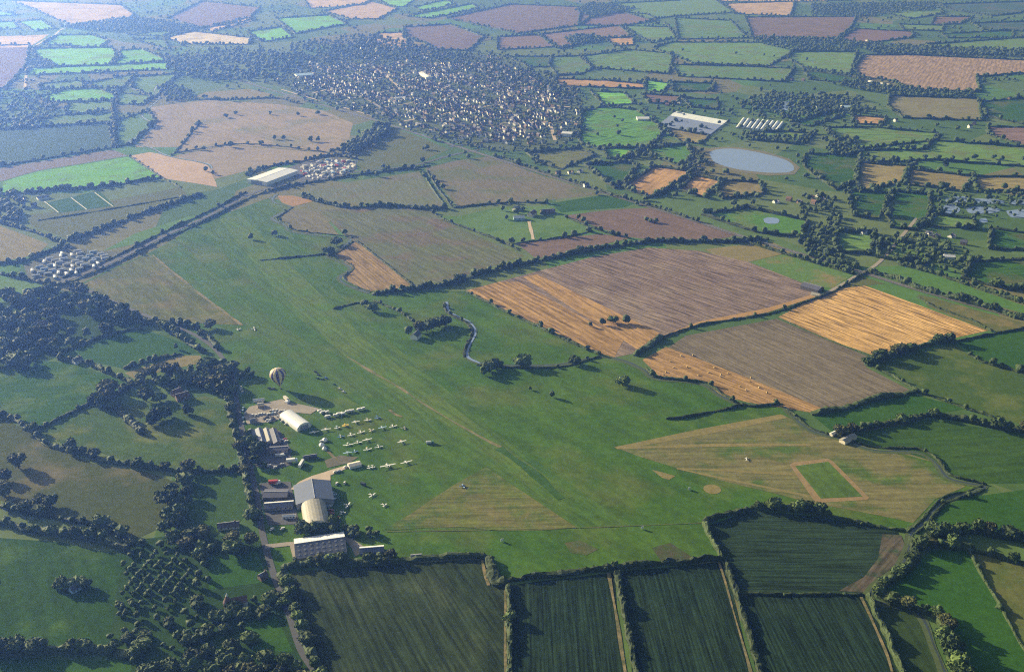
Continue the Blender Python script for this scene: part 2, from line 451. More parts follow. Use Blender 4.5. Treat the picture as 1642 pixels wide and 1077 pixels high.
# crops in front of the airfield
F('dark green crop beside the lane, worn brown in the middle', ((0.0214,0.0346,0.0144),(0.0304,0.0439,0.0176)), [470,916,600,906,780,896,788,936,811,940,809,1077,809,1130,525,1130,510,1077,470,990,452,940], d=(560,920,640,1077), gap=5, amt=0.4, c3=(0.045,0.06,0.026), patch=55, tram=0.25, head=9.0)
F('dark green crop between two dry verges', DGR, [819,938,985,917,1003,1077,1008,1130,817,1130], d=(830,950,830,1077), gap=3.5, amt=0.5, tram=0.6, head=9.0)
F('dark green crop with drilled rows between verges', DGR, [996,915,1158,900,1205,1077,1220,1130,1024,1130,1010,1020], d=(1010,930,1045,1077), gap=3.5, amt=0.5, tram=0.6, head=9.0)
F('teal green crop drilled across, with a brown worn corner', ((0.0156,0.0314,0.0149),(0.0235,0.0408,0.0182)), [1136,842,1205,818,1330,831,1440,852,1456,890,1440,915,1390,950,1178,950,1158,895], d=(1150,900,1400,902), gap=4, amt=0.45, head=9.0)
F('brown bare corner of the teal green crop', ((0.075,0.07,0.045),(0.115,0.088,0.062)), [1415,856,1445,858,1457,892,1440,915,1390,950,1345,947,1385,925,1408,895], d=(1445,870,1380,945), gap=5, amt=0.35, c3=(0.035,0.06,0.028), patch=22, z=Z3, amp=9)
F('dark green crop in the corner by the stream', DGR, [1182,954,1386,955,1410,1002,1440,1077,1455,1130,1225,1130], d=(1200,960,1255,1077), gap=3.5, amt=0.5, tram=0.6, head=9.0)
F('narrow dark crop beside the ditch', ((0.0291,0.0520,0.0150),(0.0388,0.0624,0.0184)), [1394,960,1440,972,1482,985,1497,1040,1512,1077,1520,1130,1460,1130], d=(1400,970,1460,1077), gap=4, amt=0.2)
F('deep green meadow beside tall dark trees', ((0.0291,0.0884,0.0109),(0.0407,0.1040,0.0136)), [1425,945,1460,915,1490,882,1552,882,1600,965,1642,1040,1690,1130,1535,1130,1515,1010,1490,978], amt=0.1)
F('olive meadow beyond a thin pale hedge', OLV, [1558,884,1600,893,1720,915,1720,1120,1642,1035,1590,940], amt=0.1, c3=(0.0776,0.1144,0.0272))
F('green meadow beside the curving ditch', GRN, [1482,848,1512,812,1545,798,1642,785,1720,785,1720,868,1600,855,1545,852], amt=0.1)
F('narrow meadow between two tree belts', GRN, [1303,666,1390,645,1465,632,1550,655,1480,667,1390,683,1342,698], amt=0.1)
F('wide green meadow faintly ribbed with mowing', ((0.0334,0.0784,0.0122),(0.0477,0.0921,0.0156)), [1350,703,1395,690,1490,672,1642,694,1720,700,1720,775,1642,775,1580,775,1520,758,1500,740,1440,722], d=(1450,735,1642,720), gap=10, amt=0.16)
F('green meadow shaded by a row of oaks', ((0.0466,0.0915,0.0163),(0.0698,0.1082,0.0228)), [1392,586,1440,570,1530,552,1560,572,1642,602,1720,625,1720,700,1642,682,1560,655,1470,626], amt=0.1, c3=(0.1067,0.1352,0.0340))
F('dark green meadow beside the straw field', GRN, [1535,550,1590,536,1720,515,1720,615,1642,596,1570,575], amt=0.1)
F('long bright green strip between tree belts', ((0.075,0.165,0.028),(0.10,0.185,0.038)), [1428,437,1455,430,1560,462,1642,490,1720,515,1720,530,1642,503,1500,462], amt=0.08)
F('tan green strip beside the straw field', OLV, [1470,472,1500,478,1642,518,1720,530,1642,530,1588,531,1490,492], amt=0.1, c3=(0.2,0.16,0.07))

# meadows on the lane side
F('bright meadow with a lone thicket', ((0.0223,0.0614,0.0078),(0.0321,0.0734,0.0103)), [-80,862,0,862,100,869,205,891,192,925,184,962,180,1000,172,1036,100,1040,0,1042,-80,1044], d=(40,880,70,1030), gap=14, amt=0.12, c3=(0.0534,0.1040,0.0163))
F('meadow behind the bottom tree row', GRN, [-80,1052,0,1052,210,1060,210,1130,-80,1130], amt=0.1)
F('olive grazed pasture', ((0.0544,0.0725,0.0185),(0.0726,0.0849,0.0231)), [-80,650,0,668,50,693,78,715,150,743,240,758,290,775,272,815,265,842,215,866,180,838,100,828,0,802,-80,790], c3=(0.14,0.125,0.06), patch=70, amt=0.1)
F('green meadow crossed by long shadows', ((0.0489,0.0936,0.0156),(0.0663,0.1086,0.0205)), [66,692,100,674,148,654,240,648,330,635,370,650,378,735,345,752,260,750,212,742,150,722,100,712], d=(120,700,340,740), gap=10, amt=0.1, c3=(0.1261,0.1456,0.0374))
F('meadow between wood and olive pasture', GRN, [-80,590,0,592,60,578,120,582,208,616,165,640,60,690,30,674,0,664,-80,650], d=(20,640,190,620), gap=9, amt=0.14, c3=(0.0825,0.1352,0.0286))
F('meadow beneath the dark wood', GRN, [100,570,140,555,195,533,232,528,300,552,318,566,285,569,195,590,135,577], amt=0.1)
F('tan orchard strip with rows of little trees', TAN, [200,598,240,585,290,570,322,570,322,582,260,595,215,607], c3=(0.0970,0.1248,0.0340), patch=20)
F('shaded green meadow beside the lane', ((0.0364,0.0780,0.0133),(0.0473,0.0936,0.0163)), [295,768,388,757,396,822,372,852,312,852,275,838], amt=0.1)
F('dark clearing between plantation and lane', GRN, [335,892,412,882,430,932,335,945])
F('small paddock beside the lane', GRN, [390,990,442,985,470,1045,405,1040])

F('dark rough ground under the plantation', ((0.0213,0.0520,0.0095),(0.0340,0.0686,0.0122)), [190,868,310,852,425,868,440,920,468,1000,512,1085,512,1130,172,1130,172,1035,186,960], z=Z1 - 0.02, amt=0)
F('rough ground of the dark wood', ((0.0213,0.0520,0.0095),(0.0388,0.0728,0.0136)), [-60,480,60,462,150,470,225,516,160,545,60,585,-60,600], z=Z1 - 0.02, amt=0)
F('gardens of the village', ((0.07,0.10,0.036),(0.11,0.13,0.055)), [430,132,520,86,590,64,690,82,800,90,880,128,935,160,930,218,880,242,800,242,730,230,640,203,560,175,500,160], z=Z1 - 0.02, amt=0, patch=30)
# fields around the straight road and the railway
F('vivid green field', BRT, [58,276,205,252,256,284,160,302,5,309,5,292], d=(60,280,200,256), gap=10, amt=0.08, c3=(0.12,0.2,0.06))
F('mauve tilled strip above the vivid field', ((0.17,0.135,0.115),(0.2,0.165,0.135)), [-60,272,0,270,180,240,205,250,60,274,5,290,-60,296])
F('pinkish tan stubble corner', PNK, [208,250,240,244,335,262,348,300,262,286], amt=0.1)
F('flat teal crop field', TEA, [-80,212,0,208,175,197,182,237,0,267,-80,275], amt=0.06, hedge=2.5)
F('green meadow by the little winding stream', PAS, [184,195,238,178,250,196,212,232,186,236], hedge=2)
F('tan field beside the little winding stream', ((0.25,0.20,0.13),(0.30,0.24,0.155)), [242,172,286,166,326,198,290,236,216,236,250,200], d=(250,175,300,230), amt=0.12)
F('wide pinkish tan field with scattered trees', ((0.26,0.205,0.13),(0.31,0.245,0.16)), [288,166,330,160,450,168,520,178,566,198,560,230,535,244,370,232,275,248,325,200], d=(330,170,540,240), gap=12, amt=0.14, c3=(0.2,0.19,0.11), patch=120)
F('tan field behind the big white roof', ((0.25,0.20,0.13),(0.30,0.24,0.16)), [278,250,370,233,535,246,500,258,420,268,345,287], d=(300,255,500,256), amt=0.12)
F('tan strip beside the railway', TAN, [330,148,400,143,440,152,400,160,310,156])
F('olive rough field between wood and railway', OLV, [622,202,680,222,720,240,662,264,580,273,570,252,605,236], c3=(0.1067,0.1300,0.0408))
F('olive pasture beside the sports pitches', OLV, [45,345,110,335,290,300,302,318,200,352,110,383,50,362], amt=0.1)
F('green sports pitch edged with white lines', GRN, [72,326,150,308,160,307,184,330,92,342], z=Z2, amp=0, name='pitch')
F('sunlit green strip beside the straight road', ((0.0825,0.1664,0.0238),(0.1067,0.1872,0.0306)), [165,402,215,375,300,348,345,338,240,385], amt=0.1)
F('tan field by the caravan park', TAN, [-60,355,0,362,78,391,60,408,0,420,-60,425], d=(0,370,70,400), amt=0.12)
F('grey gravelled ground of the caravan park', ((0.10,0.11,0.075),(0.14,0.14,0.10)), [38,425,105,398,195,404,150,432,108,452,45,447])
F('meadow at the edge of the dark wood', PAS, [-60,442,40,450,95,458,60,480,0,485,-60,490])

# the far country
def grow(fl):
    n = len(fl) // 2
    cx, cy = sum(fl[0::2]) / n, sum(fl[1::2]) / n
    return [c + (v - c) * k for i in range(n) for v, c, k in ((fl[2*i], cx, 1.05), (fl[2*i+1], cy, 1.12))]
for lab, pal, fl, hd in (
  ('bright', BRT, [94,58,145,57,172,66,160,75,72,71], 3), ('bright', BRT, [58,80,175,78,192,93,172,104,95,105,62,92], 3),
  ('bright', BRT, [195,82,226,80,268,97,180,102], 3), ('bright', BRT, [45,120,56,110,265,102,262,112,60,120], 3),
  ('pale', PAS, [70,135,130,130,136,142,64,143], 2), ('bright', BRT, [60,158,110,144,186,143,180,160,95,163], 2),
  ('pale', PAS, [112,166,180,163,180,176,108,183], 2), ('bright', PAS, [138,135,218,120,205,135,184,150], 2),
  ('bright', PAS, [216,125,292,120,262,138,250,155,214,142], 3), ('pale', PAS, [190,150,246,155,230,167,190,167], 2),
  ('pale', PAS, [45,196,100,186,178,182,176,195,60,203], 2),
  ('violet', VIO, [-90,78,45,76,40,105,10,138,-90,140], 2), ('pink', PNK, [-80,62,75,57,45,75,-80,77], 0),
  ('pale pink', PNK, [20,4,190,10,212,25,185,40,128,42,95,33,60,18], 4), ('violet', VIO, [272,30,326,5,415,14,395,33,325,44], 3),
  ('pale tan', PNK, [325,46,395,30,410,33,342,50], 2), ('white stubble', ((0.5,0.42,0.3),(0.58,0.49,0.36)), [265,62,310,52,402,62,396,71,300,70], 3),
  ('pale', PAS, [208,56,290,48,262,58], 2), ('pale', PAS, [214,64,262,64,272,80,240,72], 2),
  ('bright', BRT, [-60,10,30,24,-60,29], 3), ('bright', BRT, [30,36,65,33,86,46,55,50], 3), ('bright', BRT, [-60,38,20,36,28,46,-60,50], 3),
  ('bright', BRT, [445,31,525,26,554,39,475,53], 4), ('bright', BRT, [398,52,450,45,468,60,420,66], 3),
  ('pale tan', PNK, [522,19,595,5,636,15,606,30,560,30], 3), ('pale tan', PNK, [490,1,600,-2,582,8,500,13], 2), ('bright', BRT, [590,-10,680,-12,650,10,625,10], 2),
  ('bright', BRT, [655,26,755,8,766,15,690,29], 3), ('bright', BRT, [665,12,712,2,730,6,680,18], 2),
  ('brown', PLO, [720,30,820,10,960,15,925,40,830,52,752,36], 4), ('pink', PNK, [590,72,608,55,650,54,652,78,600,76], 3),
  ('tan', TAN, [654,66,680,70,696,86,654,79], 3), ('brown', PLO, [650,46,720,42,772,60,750,80,698,78,682,68,650,62], 4),
  ('brown', PLO, [800,61,862,57,886,75,800,79], 3), ('brown', PLO, [870,56,990,43,1012,60,970,62,900,77], 3),
  ('straw', GLD, [968,62,1015,60,1015,72,985,73], 2), ('brown', VIO, [935,18,1035,24,1050,33,1000,41,930,40], 4), ('green', PAS, [1000,43,1070,45,1082,60,1045,68,1020,56], 2),
  ('green', PAS, [1085,31,1170,35,1196,60,1090,62], 3), ('green', PAS, [960,9,1140,0,1172,20,1090,25,1042,30], 3),
  ('pink', PNK, [1165,7,1272,4,1266,25,1180,22], 3), ('pink', PNK, [1150,-14,1360,-16,1370,0,1280,2,1160,2], 2),
  ('green', GRN, [815,92,884,92,880,107,848,107], 3), ('green', PAS, [883,93,930,92,950,110,930,118,895,120,882,106], 3),
  ('green', PAS, [932,92,1010,82,1076,88,1070,117,952,108], 3), ('green', PAS, [1050,79,1080,70,1280,70,1274,80,1230,104,1112,100,1072,86], 3),
  ('green', PAS, [1080,105,1200,108,1270,111,1255,130,1092,122], 3), ('orange', ORG, [885,127,970,130,1030,135,1030,142,900,138], 3),
  ('bright green', BRT, [1036,130,1075,135,1062,148,1036,145], 2), ('green', GRN, [1077,133,1145,135,1140,146,1082,146], 3),
  ('bright green', BRT, [948,148,1000,150,1016,166,970,169], 3), ('brown', PLO, [1030,152,1090,155,1086,167,1042,165], 3),
  ('green', GRN, [1092,158,1150,162,1150,175,1110,172], 3),
  ('bright green', ((0.0727,0.1768,0.0204),(0.0921,0.1976,0.0272)), [935,182,970,175,1020,180,1050,200,1060,215,1040,232,960,236,932,226], 3),
  ('bright green', ((0.0727,0.1768,0.0204),(0.0921,0.1976,0.0272)), [1040,240,1100,233,1108,250,1090,265,1046,250], 4),
  ('bright green', BRT, [970,238,1035,240,1000,256,975,254], 4),
  ('olive', OLV, [846,246,930,240,952,250,900,270,870,262], 3), ('green', GRN, [940,266,1010,262,1020,270,1002,290,985,300,960,282], 4),
  ('orange', ORG, [1000,300,1050,270,1108,278,1062,310,1040,315], 4), ('orange', ORG, [1090,305,1115,283,1156,292,1130,315], 3),
  ('tan', TAN, [1150,306,1165,292,1215,293,1223,310,1160,318], 3), ('tan', TAN, [1060,206,1100,212,1136,218,1122,230,1092,226], 2),
  ('brown', PLO, [1200,30,1370,29,1362,45,1340,60,1212,62], 3), ('brown', VIO, [1375,48,1460,52,1462,60,1380,70,1345,64], 3),
  ('green', PAS, [1270,85,1372,85,1360,118,1290,108,1266,95], 4), ('green', GRN, [1290,114,1376,126,1372,134,1300,128], 3),
  ('olive', ((0.16,0.155,0.075),(0.19,0.175,0.09)), [1430,156,1565,160,1570,192,1450,188,1426,172], 4),
  ('green', PAS, [1415,20,1500,12,1512,22,1460,30], 3), ('green', TEA, [1512,8,1642,4,1700,6,1640,20,1590,25,1522,15], 4),
  ('olive', PAS, [1490,72,1642,62,1720,64,1720,86,1642,85,1500,76], 4), ('green', GRN, [1512,55,1622,50,1622,60,1522,61], 3), ('green', TEA, [1560,38,1642,36,1700,40,1642,50,1580,48], 4),
  ('olive', PAS, [1442,40,1512,42,1510,50,1450,48], 3), ('brown', PLO, [1500,28,1560,28,1540,38,1495,40], 3),
  ('olive', PAS, [1325,207,1400,206,1500,215,1482,238,1362,240], 3), ('green', PAS, [1375,242,1500,228,1642,238,1720,240,1720,268,1642,266,1500,256,1400,260], 3),
  ('green', GRN, [1292,250,1376,250,1370,290,1340,302,1292,270], 3), ('olive', PAS, [1205,214,1258,212,1305,215,1275,230,1210,224], 4),
  ('tan', TAN, [1382,264,1455,268,1446,290,1380,306,1374,282], 3), ('tan', TAN, [1462,274,1560,284,1542,305,1452,295], 3),
  ('tan', TAN, [1564,285,1642,285,1720,288,1720,302,1570,306], 3),
  ('green', GRN, [1432,310,1490,315,1490,340,1470,366,1430,362,1420,332], 3), ('green', GRN, [1362,308,1428,312,1408,348,1368,345], 3),
  ('olive', PAS, [1344,374,1402,376,1394,406,1340,402], 4), ('green', PAS, [1416,386,1500,396,1482,422,1408,412], 4),
  ('green', GRN, [1560,422,1642,418,1720,420,1720,460,1620,462,1550,446], 4), ('green', GRN, [1592,368,1642,375,1720,376,1720,402,1590,398], 3),
  ('bright green', ((0.0727,0.1768,0.0204),(0.0921,0.1976,0.0272)), [1130,346,1200,336,1292,355,1282,378,1212,371], 4),
  ('green', PAS, [1500,345,1560,352,1560,366,1490,362], 3), ('violet', VIO, [1585,205,1642,206,1720,210,1720,230,1642,232,1590,218], 3),
  ('green', GRN, [1575,165,1642,160,1720,162,1720,200,1642,198,1585,186], 3), ('green', GRN, [1340,178,1352,186,1300,202,1270,198], 3), ('orange', ORG, [1368,186,1420,190,1415,200,1370,198], 3),
):
    fi_ = len(FIELD_POLYS)
    F(lab + ' far field', tuple(tuple(c * (0.98 + 0.3 * ((fi_ * 37) % 11) / 10) for c in t) for t in pal), grow(fl), d=(fl[0], fl[1], fl[2], fl[3]), gap=11, amt=0.12 + 0.1 * (fi_ % 3), c3=tuple(0.6 * pal[0][i] + 0.4 * (0.2, 0.15, 0.08)[i] for i in range(3)), patch=45 + (fi_ % 5) * 18, hedge=hd)
F('large straw striped field on the far side', ((0.27,0.19,0.13),(0.34,0.245,0.165)), [1385,89,1450,88,1642,97,1720,100,1720,120,1642,118,1566,124,1572,148,1455,146,1430,130,1380,124,1368,110], d=(1500,90,1460,145), gap=12, amt=0.3, tram=0.4, hedge=4)

# ------------------------------------------------------------------ ribbons: roads, tracks, railway, streams
def smooth_line(pts, step):
    """Catmull-Rom through plan points, resampled"""
    P = [Vector(p) for p in pts]
    P = [P[0] * 2 - P[1]] + P + [P[-1] * 2 - P[-2]]
    out = []
    for i in range(1, len(P) - 2):
        n = max(2, int((P[i + 1] - P[i]).length / step))
        for k in range(n):
            t = k / n
            a, b_, c, d = P[i-1], P[i], P[i+1], P[i+2]
            out.append(0.5 * ((2*b_) + (c-a)*t + (2*a-5*b_+4*c-d)*t*t + (3*b_-a-3*c+d)*t**3))
    out.append(P[-2])
    return out
RIB = [0]
def ribbon(name, flat, width, z, mat, label, cat=None, off=0.0, jit=0.0, step=8.0):
    RIB[0] += 1
    z = z + 0.004 * (RIB[0] % 11) + (0.04 if z < 0.3 else 0.0)
    L = smooth_line(gp(flat), step)
    v, f = [], []
    for i, p in enumerate(L):
        t = (L[min(i+1, len(L)-1)] - L[max(i-1, 0)]).normalized()
        nrm = Vector((-t.y, t.x))
        w = width * (1 + jit * mnoise.noise(Vector((p.x*0.03, p.y*0.03, 1)))) / 2
        c = p + nrm * (off + jit * width * 0.5 * mnoise.noise(Vector((p.x*0.02, p.y*0.02, 8))))
        v += [(*(c + nrm*w), z), (*(c - nrm*w), z)]
        if i: f.append((2*i-2, 2*i-1, 2*i+1, 2*i))
    o = link(name, mesh(name, v, f, [mat]))
    return tag(o, label, cat or name, kind='structure')

LANE = [520,1110,505,1077,482,1040,464,985,450,950,437,915,427,880,420,850,413,800,406,770,399,740,391,700,384,670,379,640,376,612,366,588,345,560,318,540,285,525,250,512,200,492,160,473,125,458,100,452]
ribbon('road', LANE, 4.8, Z4, M['asphalt'], 'grey lane running past the airfield huts')
STRAIGHT = [60,470,100,452,180,420,260,380,340,343,400,312,440,300,500,288,570,276,660,266,720,250,770,240]
ribbon('road', STRAIGHT, 7.5, Z4, M['asphalt'], 'straight hedged road towards the village')
ribbon('road', [1310,477,1340,462,1372,443,1400,428,1420,410,1445,380,1470,350], 5.0, Z4, M['gravel'], 'pale farm road over the level crossing')
ribbon('road', [720,236,790,225,815,205,808,180,830,165,880,150,930,140], 7.0, Z4, M['asphalt'], 'village high street')
for i_, fl_ in enumerate(([500,150,560,135,640,120,720,112], [540,165,600,150,680,138,760,126,840,122], [580,178,660,165,740,150,820,142,890,150], [640,196,700,185,770,172,840,166,915,172], [700,215,760,205,830,196,915,196], [520,118,570,148,610,172], [600,108,640,140,690,190], [680,104,720,140,770,215], [770,104,800,150,840,215], [850,122,870,160,890,225], [760,232,800,222,860,216,915,214])):
    ribbon('road', fl_, 7.0, Z4, M['sand'] if i_ % 3 == 0 else M['gravel'], ['village street curving between rows of houses', 'village lane crossing the rows of houses'][i_ > 4 and i_ < 10])
ribbon('road', [40,140,42,120,44,100,46,85,60,72,85,58,120,42,250,36], 7.0, Z4, M['sand'], 'pale winding lane among hazy fields')
ribbon('road', [425,876,445,874,462,872,470,872], 5.0, Z4, M['gravel'], 'curved drive to the rooflit workshop')
RAIL = [150,55,260,88,330,110,400,134,450,149,560,181,620,199,720,231,800,256,900,288,1000,319,1100,350,1180,376,1240,394,1300,412,1380,436,1450,458,1540,484,1642,512,1760,545]
ribbon('railway', RAIL, 9.0, Z4, M['ballast'], 'straight ballasted railway line crossing the country')
for s in (-2.6, -1.1, 1.1, 2.6):
    ribbon('rail', RAIL, 0.3, Z4 + 0.2, M['metal'], 'steel rail on the ballast', 'rail', off=s, step=25)
ribbon('platform', [446,145,480,155,508,163], 5.0, 0.95, M['sand'], 'long pale station platform', off=9)
ribbon('platform', [546,174,570,181,592,188], 5.0, 0.95, M['sand'], 'second pale stretch of station platform', off=9)
ribbon('track', [556,572,600,598,640,622,680,648,720,672,770,700,805,718], 2.6, Z4, M['track'], 'worn brown wheel track along the runway', jit=0.9, step=5)
ribbon('track', [245,409,300,455,345,490,388,522], 3.4, Z4, M['track'], 'thin tan path along the dry grass', jit=0.7, step=6)
ribbon('track', [625,657,634,664,645,668], 2.8, Z4, M['dry_verge'], 'short sandy scar beside the parked aircraft', jit=0.6, step=3)
ribbon('track', [525,722,532,730,541,738], 2.8, Z4, M['dry_verge'], 'short sandy path from the tents', jit=0.5, step=3)
ribbon('track', [848,355,852,370,855,384], 4.5, Z4, M['sand'], 'sandy farm track across the paddock', jit=0.5)
ribbon('track', [620,852,760,850,925,846,1010,843,1128,838], 0.7, Z4, M['fence_line'], 'pale fence line along the airfield edge', jit=0.5, step=6)
ribbon('track', [800,718,830,740,860,762,900,800], 7.0, Z4 + 0.05, field_mat((0.0340,0.0832,0.0150),(0.0534,0.1092,0.0204), patch=18.0), 'dark wheel sweep on the runway grass', jit=0.8)
STREAM1 = [445,312,437,318,440,325,462,330,466,335,443,346,438,352,458,362,464,370,490,375,545,381,562,385,548,397,532,405,528,412,552,423,562,432,545,446,560,458,592,470]
BEND = [716,484,722,500,752,516,762,535,752,556,750,572,770,582]
STREAM2 = [770,582,838,586,900,584,960,572,1000,578,1032,592,1050,606,1100,612,1132,618,1155,634,1190,650]
STREAM3 = [1258,652,1272,668,1300,690,1345,703,1400,721,1470,725,1500,742,1520,766,1560,776,1580,780,1558,790,1515,802,1482,838,1462,853,1456,885,1440,915,1402,942,1400,962,1470,982,1500,1040,1515,1077,1530,1120]
STREAM0 = [255,135,248,145,255,158,240,172,228,186,244,197,246,206,212,224,208,228,220,232,245,238,270,250,330,262,340,270]
for fl, lab in ((BEND, 'pale bend of the stream by the white cottage'), (STREAM1, 'narrow stream winding beside the airfield'), (STREAM2, 'stream bending through the meadow by the copse'), (STREAM3, 'stream curling round the rough tan grass'), (STREAM0, 'glinting brook between tan fields')):
    ribbon('bank', fl, 6.0, Z3, M['pale_bank'], 'pale grassy bank of the ' + lab, off=-1.0, jit=0.5, step=5)
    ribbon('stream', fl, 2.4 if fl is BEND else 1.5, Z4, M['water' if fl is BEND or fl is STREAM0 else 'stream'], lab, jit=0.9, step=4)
def edge_z(): return Z4
for fl, off, lab in (([812,940,813,1000,812,1077,812,1130], -1.0, 'dry tan verge beside the lane crop'), ([984,918,992,960,1001,1010,1013,1077,1022,1130], -4.5, 'dry tan verge between the drilled crops'),
                ([1160,900,1175,950,1193,1010,1213,1077,1228,1130], -4.0, 'dry tan verge at the end of the drilled rows'), ([781,897,786,920,792,937], -4.5, 'dry tan verge at the hedge corner'),
                ([1388,957,1408,1000,1428,1045,1438,1077], -3.5, 'thin pale verge by the corner crop')):
    ribbon('verge', fl, 1.9, Z4, M['dry_verge'], lab, off=off * 0.85, jit=0.7, step=3)
def water(flat, lab, name='pond', z=Z4):
    L = smooth_line(gp(flat) + gp(flat[:2]), 6)
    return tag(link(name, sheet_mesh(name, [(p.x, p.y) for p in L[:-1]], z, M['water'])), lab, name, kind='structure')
F('tan bank round the reservoir', ((0.15,0.145,0.085),(0.20,0.18,0.11)), [1131,244,1142,237,1180,236,1226,243,1266,255,1283,269,1274,280,1234,282,1180,276,1140,263], z=Z3, name='bank', amp=0, amt=0)
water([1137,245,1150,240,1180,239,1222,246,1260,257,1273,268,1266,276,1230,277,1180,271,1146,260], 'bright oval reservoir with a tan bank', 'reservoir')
for i, fl in enumerate(([1516,318,1545,315,1555,323,1520,326], [1510,332,1525,327,1540,336,1530,343,1512,341], [1562,318,1600,320,1610,326,1570,326], [1548,334,1572,331,1604,336,1590,342,1556,342], [1618,322,1642,320,1660,327,1622,328], [1612,338,1650,336,1670,346,1625,349], [1570,352,1580,350,1584,356,1572,357])):
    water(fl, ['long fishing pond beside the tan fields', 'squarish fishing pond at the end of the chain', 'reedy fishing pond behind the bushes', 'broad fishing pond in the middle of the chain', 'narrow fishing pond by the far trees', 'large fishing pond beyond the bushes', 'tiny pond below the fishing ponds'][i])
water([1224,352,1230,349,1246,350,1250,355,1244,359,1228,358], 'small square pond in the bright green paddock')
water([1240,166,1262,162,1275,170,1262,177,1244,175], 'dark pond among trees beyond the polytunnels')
# ------------------------------------------------------------------ vegetation
def ico(sub):
    bm = bmesh.new()
    bmesh.ops.create_icosphere(bm, subdivisions=sub, radius=1.0)
    v = np.array([p.co[:] for p in bm.verts]); f = np.array([[q.index for q in p.verts] for p in bm.faces])
    bm.free()
    return v, f
ICO1, ICO2 = ico(1), ico(2)
def blob(base, c, r, amp, seed, freq=1.7):
    v, f = base
    k = np.array([mnoise.fractal(Vector(p) * freq + Vector((seed * 7.3, seed * 1.7, 0)), 1.0, 2.0, 3) for p in v])
    return v * (1 + amp * k)[:, None] * np.array(r) + np.array(c), f
def leaf_tris(pts, nrm, size, rs):
    """small triangles standing off a surface"""
    n = len(pts)
    a = rs.normal(size=(n, 3)); a /= np.linalg.norm(a, axis=1)[:, None]
    b = np.cross(a, nrm + rs.normal(size=(n, 3)) * 0.5); b /= (np.linalg.norm(b, axis=1)[:, None] + 1e-9)
    s = size * rs.uniform(0.6, 1.4, (n, 1))
    v = np.stack([pts + a * s, pts - a * s * 0.5 + b * s * 0.8, pts - a * s * 0.5 - b * s * 0.8], 1).reshape(-1, 3)
    return v, np.arange(3 * n).reshape(-1, 3)
def crown_mesh(name, seed, kind, mat):
    rs = np.random.default_rng(seed)
    V, Fc, n0 = [], [], 0
    def put(v, f):
        nonlocal n0
        V.append(v); Fc.append(f + n0); n0 += len(v)
    if kind == 'round':
        lobes = [((0, 0, 0.58), (0.34, 0.34, 0.34))]
        for k in range(8):
            a = k * 2.4 + rs.uniform(-.4, .4); h = rs.uniform(0.36, 0.80); rr = 0.30 * math.sqrt(max(0.1, 1 - ((h - 0.52) / 0.42) ** 2))
            q = rs.uniform(0.15, 0.23); lobes.append(((rr*math.cos(a), rr*math.sin(a), h), (q, q, q * 0.9)))
    elif kind == 'tall':
        lobes = [((0, 0, 0.28 + 0.13 * k), (0.17 - 0.018*k, 0.17 - 0.018*k, 0.17)) for k in range(5)]
        for k in range(5):
            a = k * 2.4; lobes.append(((0.11*math.cos(a), 0.11*math.sin(a), 0.25 + 0.11*k), (0.1, 0.1, 0.14)))
    else:
        lobes = []
        for k in range(7):
            a = k * 2.4 + rs.uniform(-.3, .3); rr = 0.0 if k == 0 else rs.uniform(0.2, 0.42)
            q = rs.uniform(0.24, 0.36); lobes.append(((rr*math.cos(a), rr*math.sin(a), 0.34 + rs.uniform(0, 0.2)), (q, q, q)))
    for i, (c, r) in enumerate(lobes):
        v, f = blob(ICO2, c, r, 0.6, seed * 3 + i, 2.3)
        v[:, 2] = np.maximum(v[:, 2], 0.16 if kind != 'bush' else 0.0)
        put(v, f)
        pick = rs.integers(0, len(v), 60)
        nr = v[pick] - np.array(c); nr /= np.linalg.norm(nr, axis=1)[:, None] + 1e-9
        lv, lf = leaf_tris(v[pick] + nr * 0.02, nr, 0.075, rs)
        put(lv, lf)
    V, Fc = np.concatenate(V), np.concatenate(Fc)
    return mesh(name, V, Fc, [mat])
def trunk_mesh(name, kind):
    mb = MB()
    if kind == 'tall':
        mb.cyl((0, 0, -0.02), (0, 0, 0.7), 0.025, 0.012)
    else:
        mb.cyl((0, 0, -0.02), (0.01, 0, 0.34), 0.042, 0.028)
        for a in (0.3, 2.4, 4.4):
            mb.cyl((0.01, 0, 0.30), (0.2*math.cos(a), 0.2*math.sin(a), 0.56), 0.022, 0.01, 6)
    return mesh(name, mb.v, mb.f, [M['bark']])
CROWN = {}
for kind, n in (('round', 6), ('tall', 2), ('bush', 3)):
    CROWN[kind] = [crown_mesh('crown', 11 * i + {'round': 1, 'tall': 101, 'bush': 201}[kind], kind,
                   M[('leaf_dark', 'leaf_mid', 'leaf_dark', 'leaf_dry')[i % 4]]) for i in range(n)]
TRUNK = {k: trunk_mesh('trunk', k) for k in ('round', 'tall', 'bush')}

TREES = []        # (x, y, height, spread, kind, phrase, variant)
def tree_at(X, Y, h, kind, phrase):
    spread = h * random.uniform(0.8, 1.4) * (1.05 if kind != 'tall' else 0.95)
    TREES.append((X, Y, h, spread, kind, phrase, random.random()))

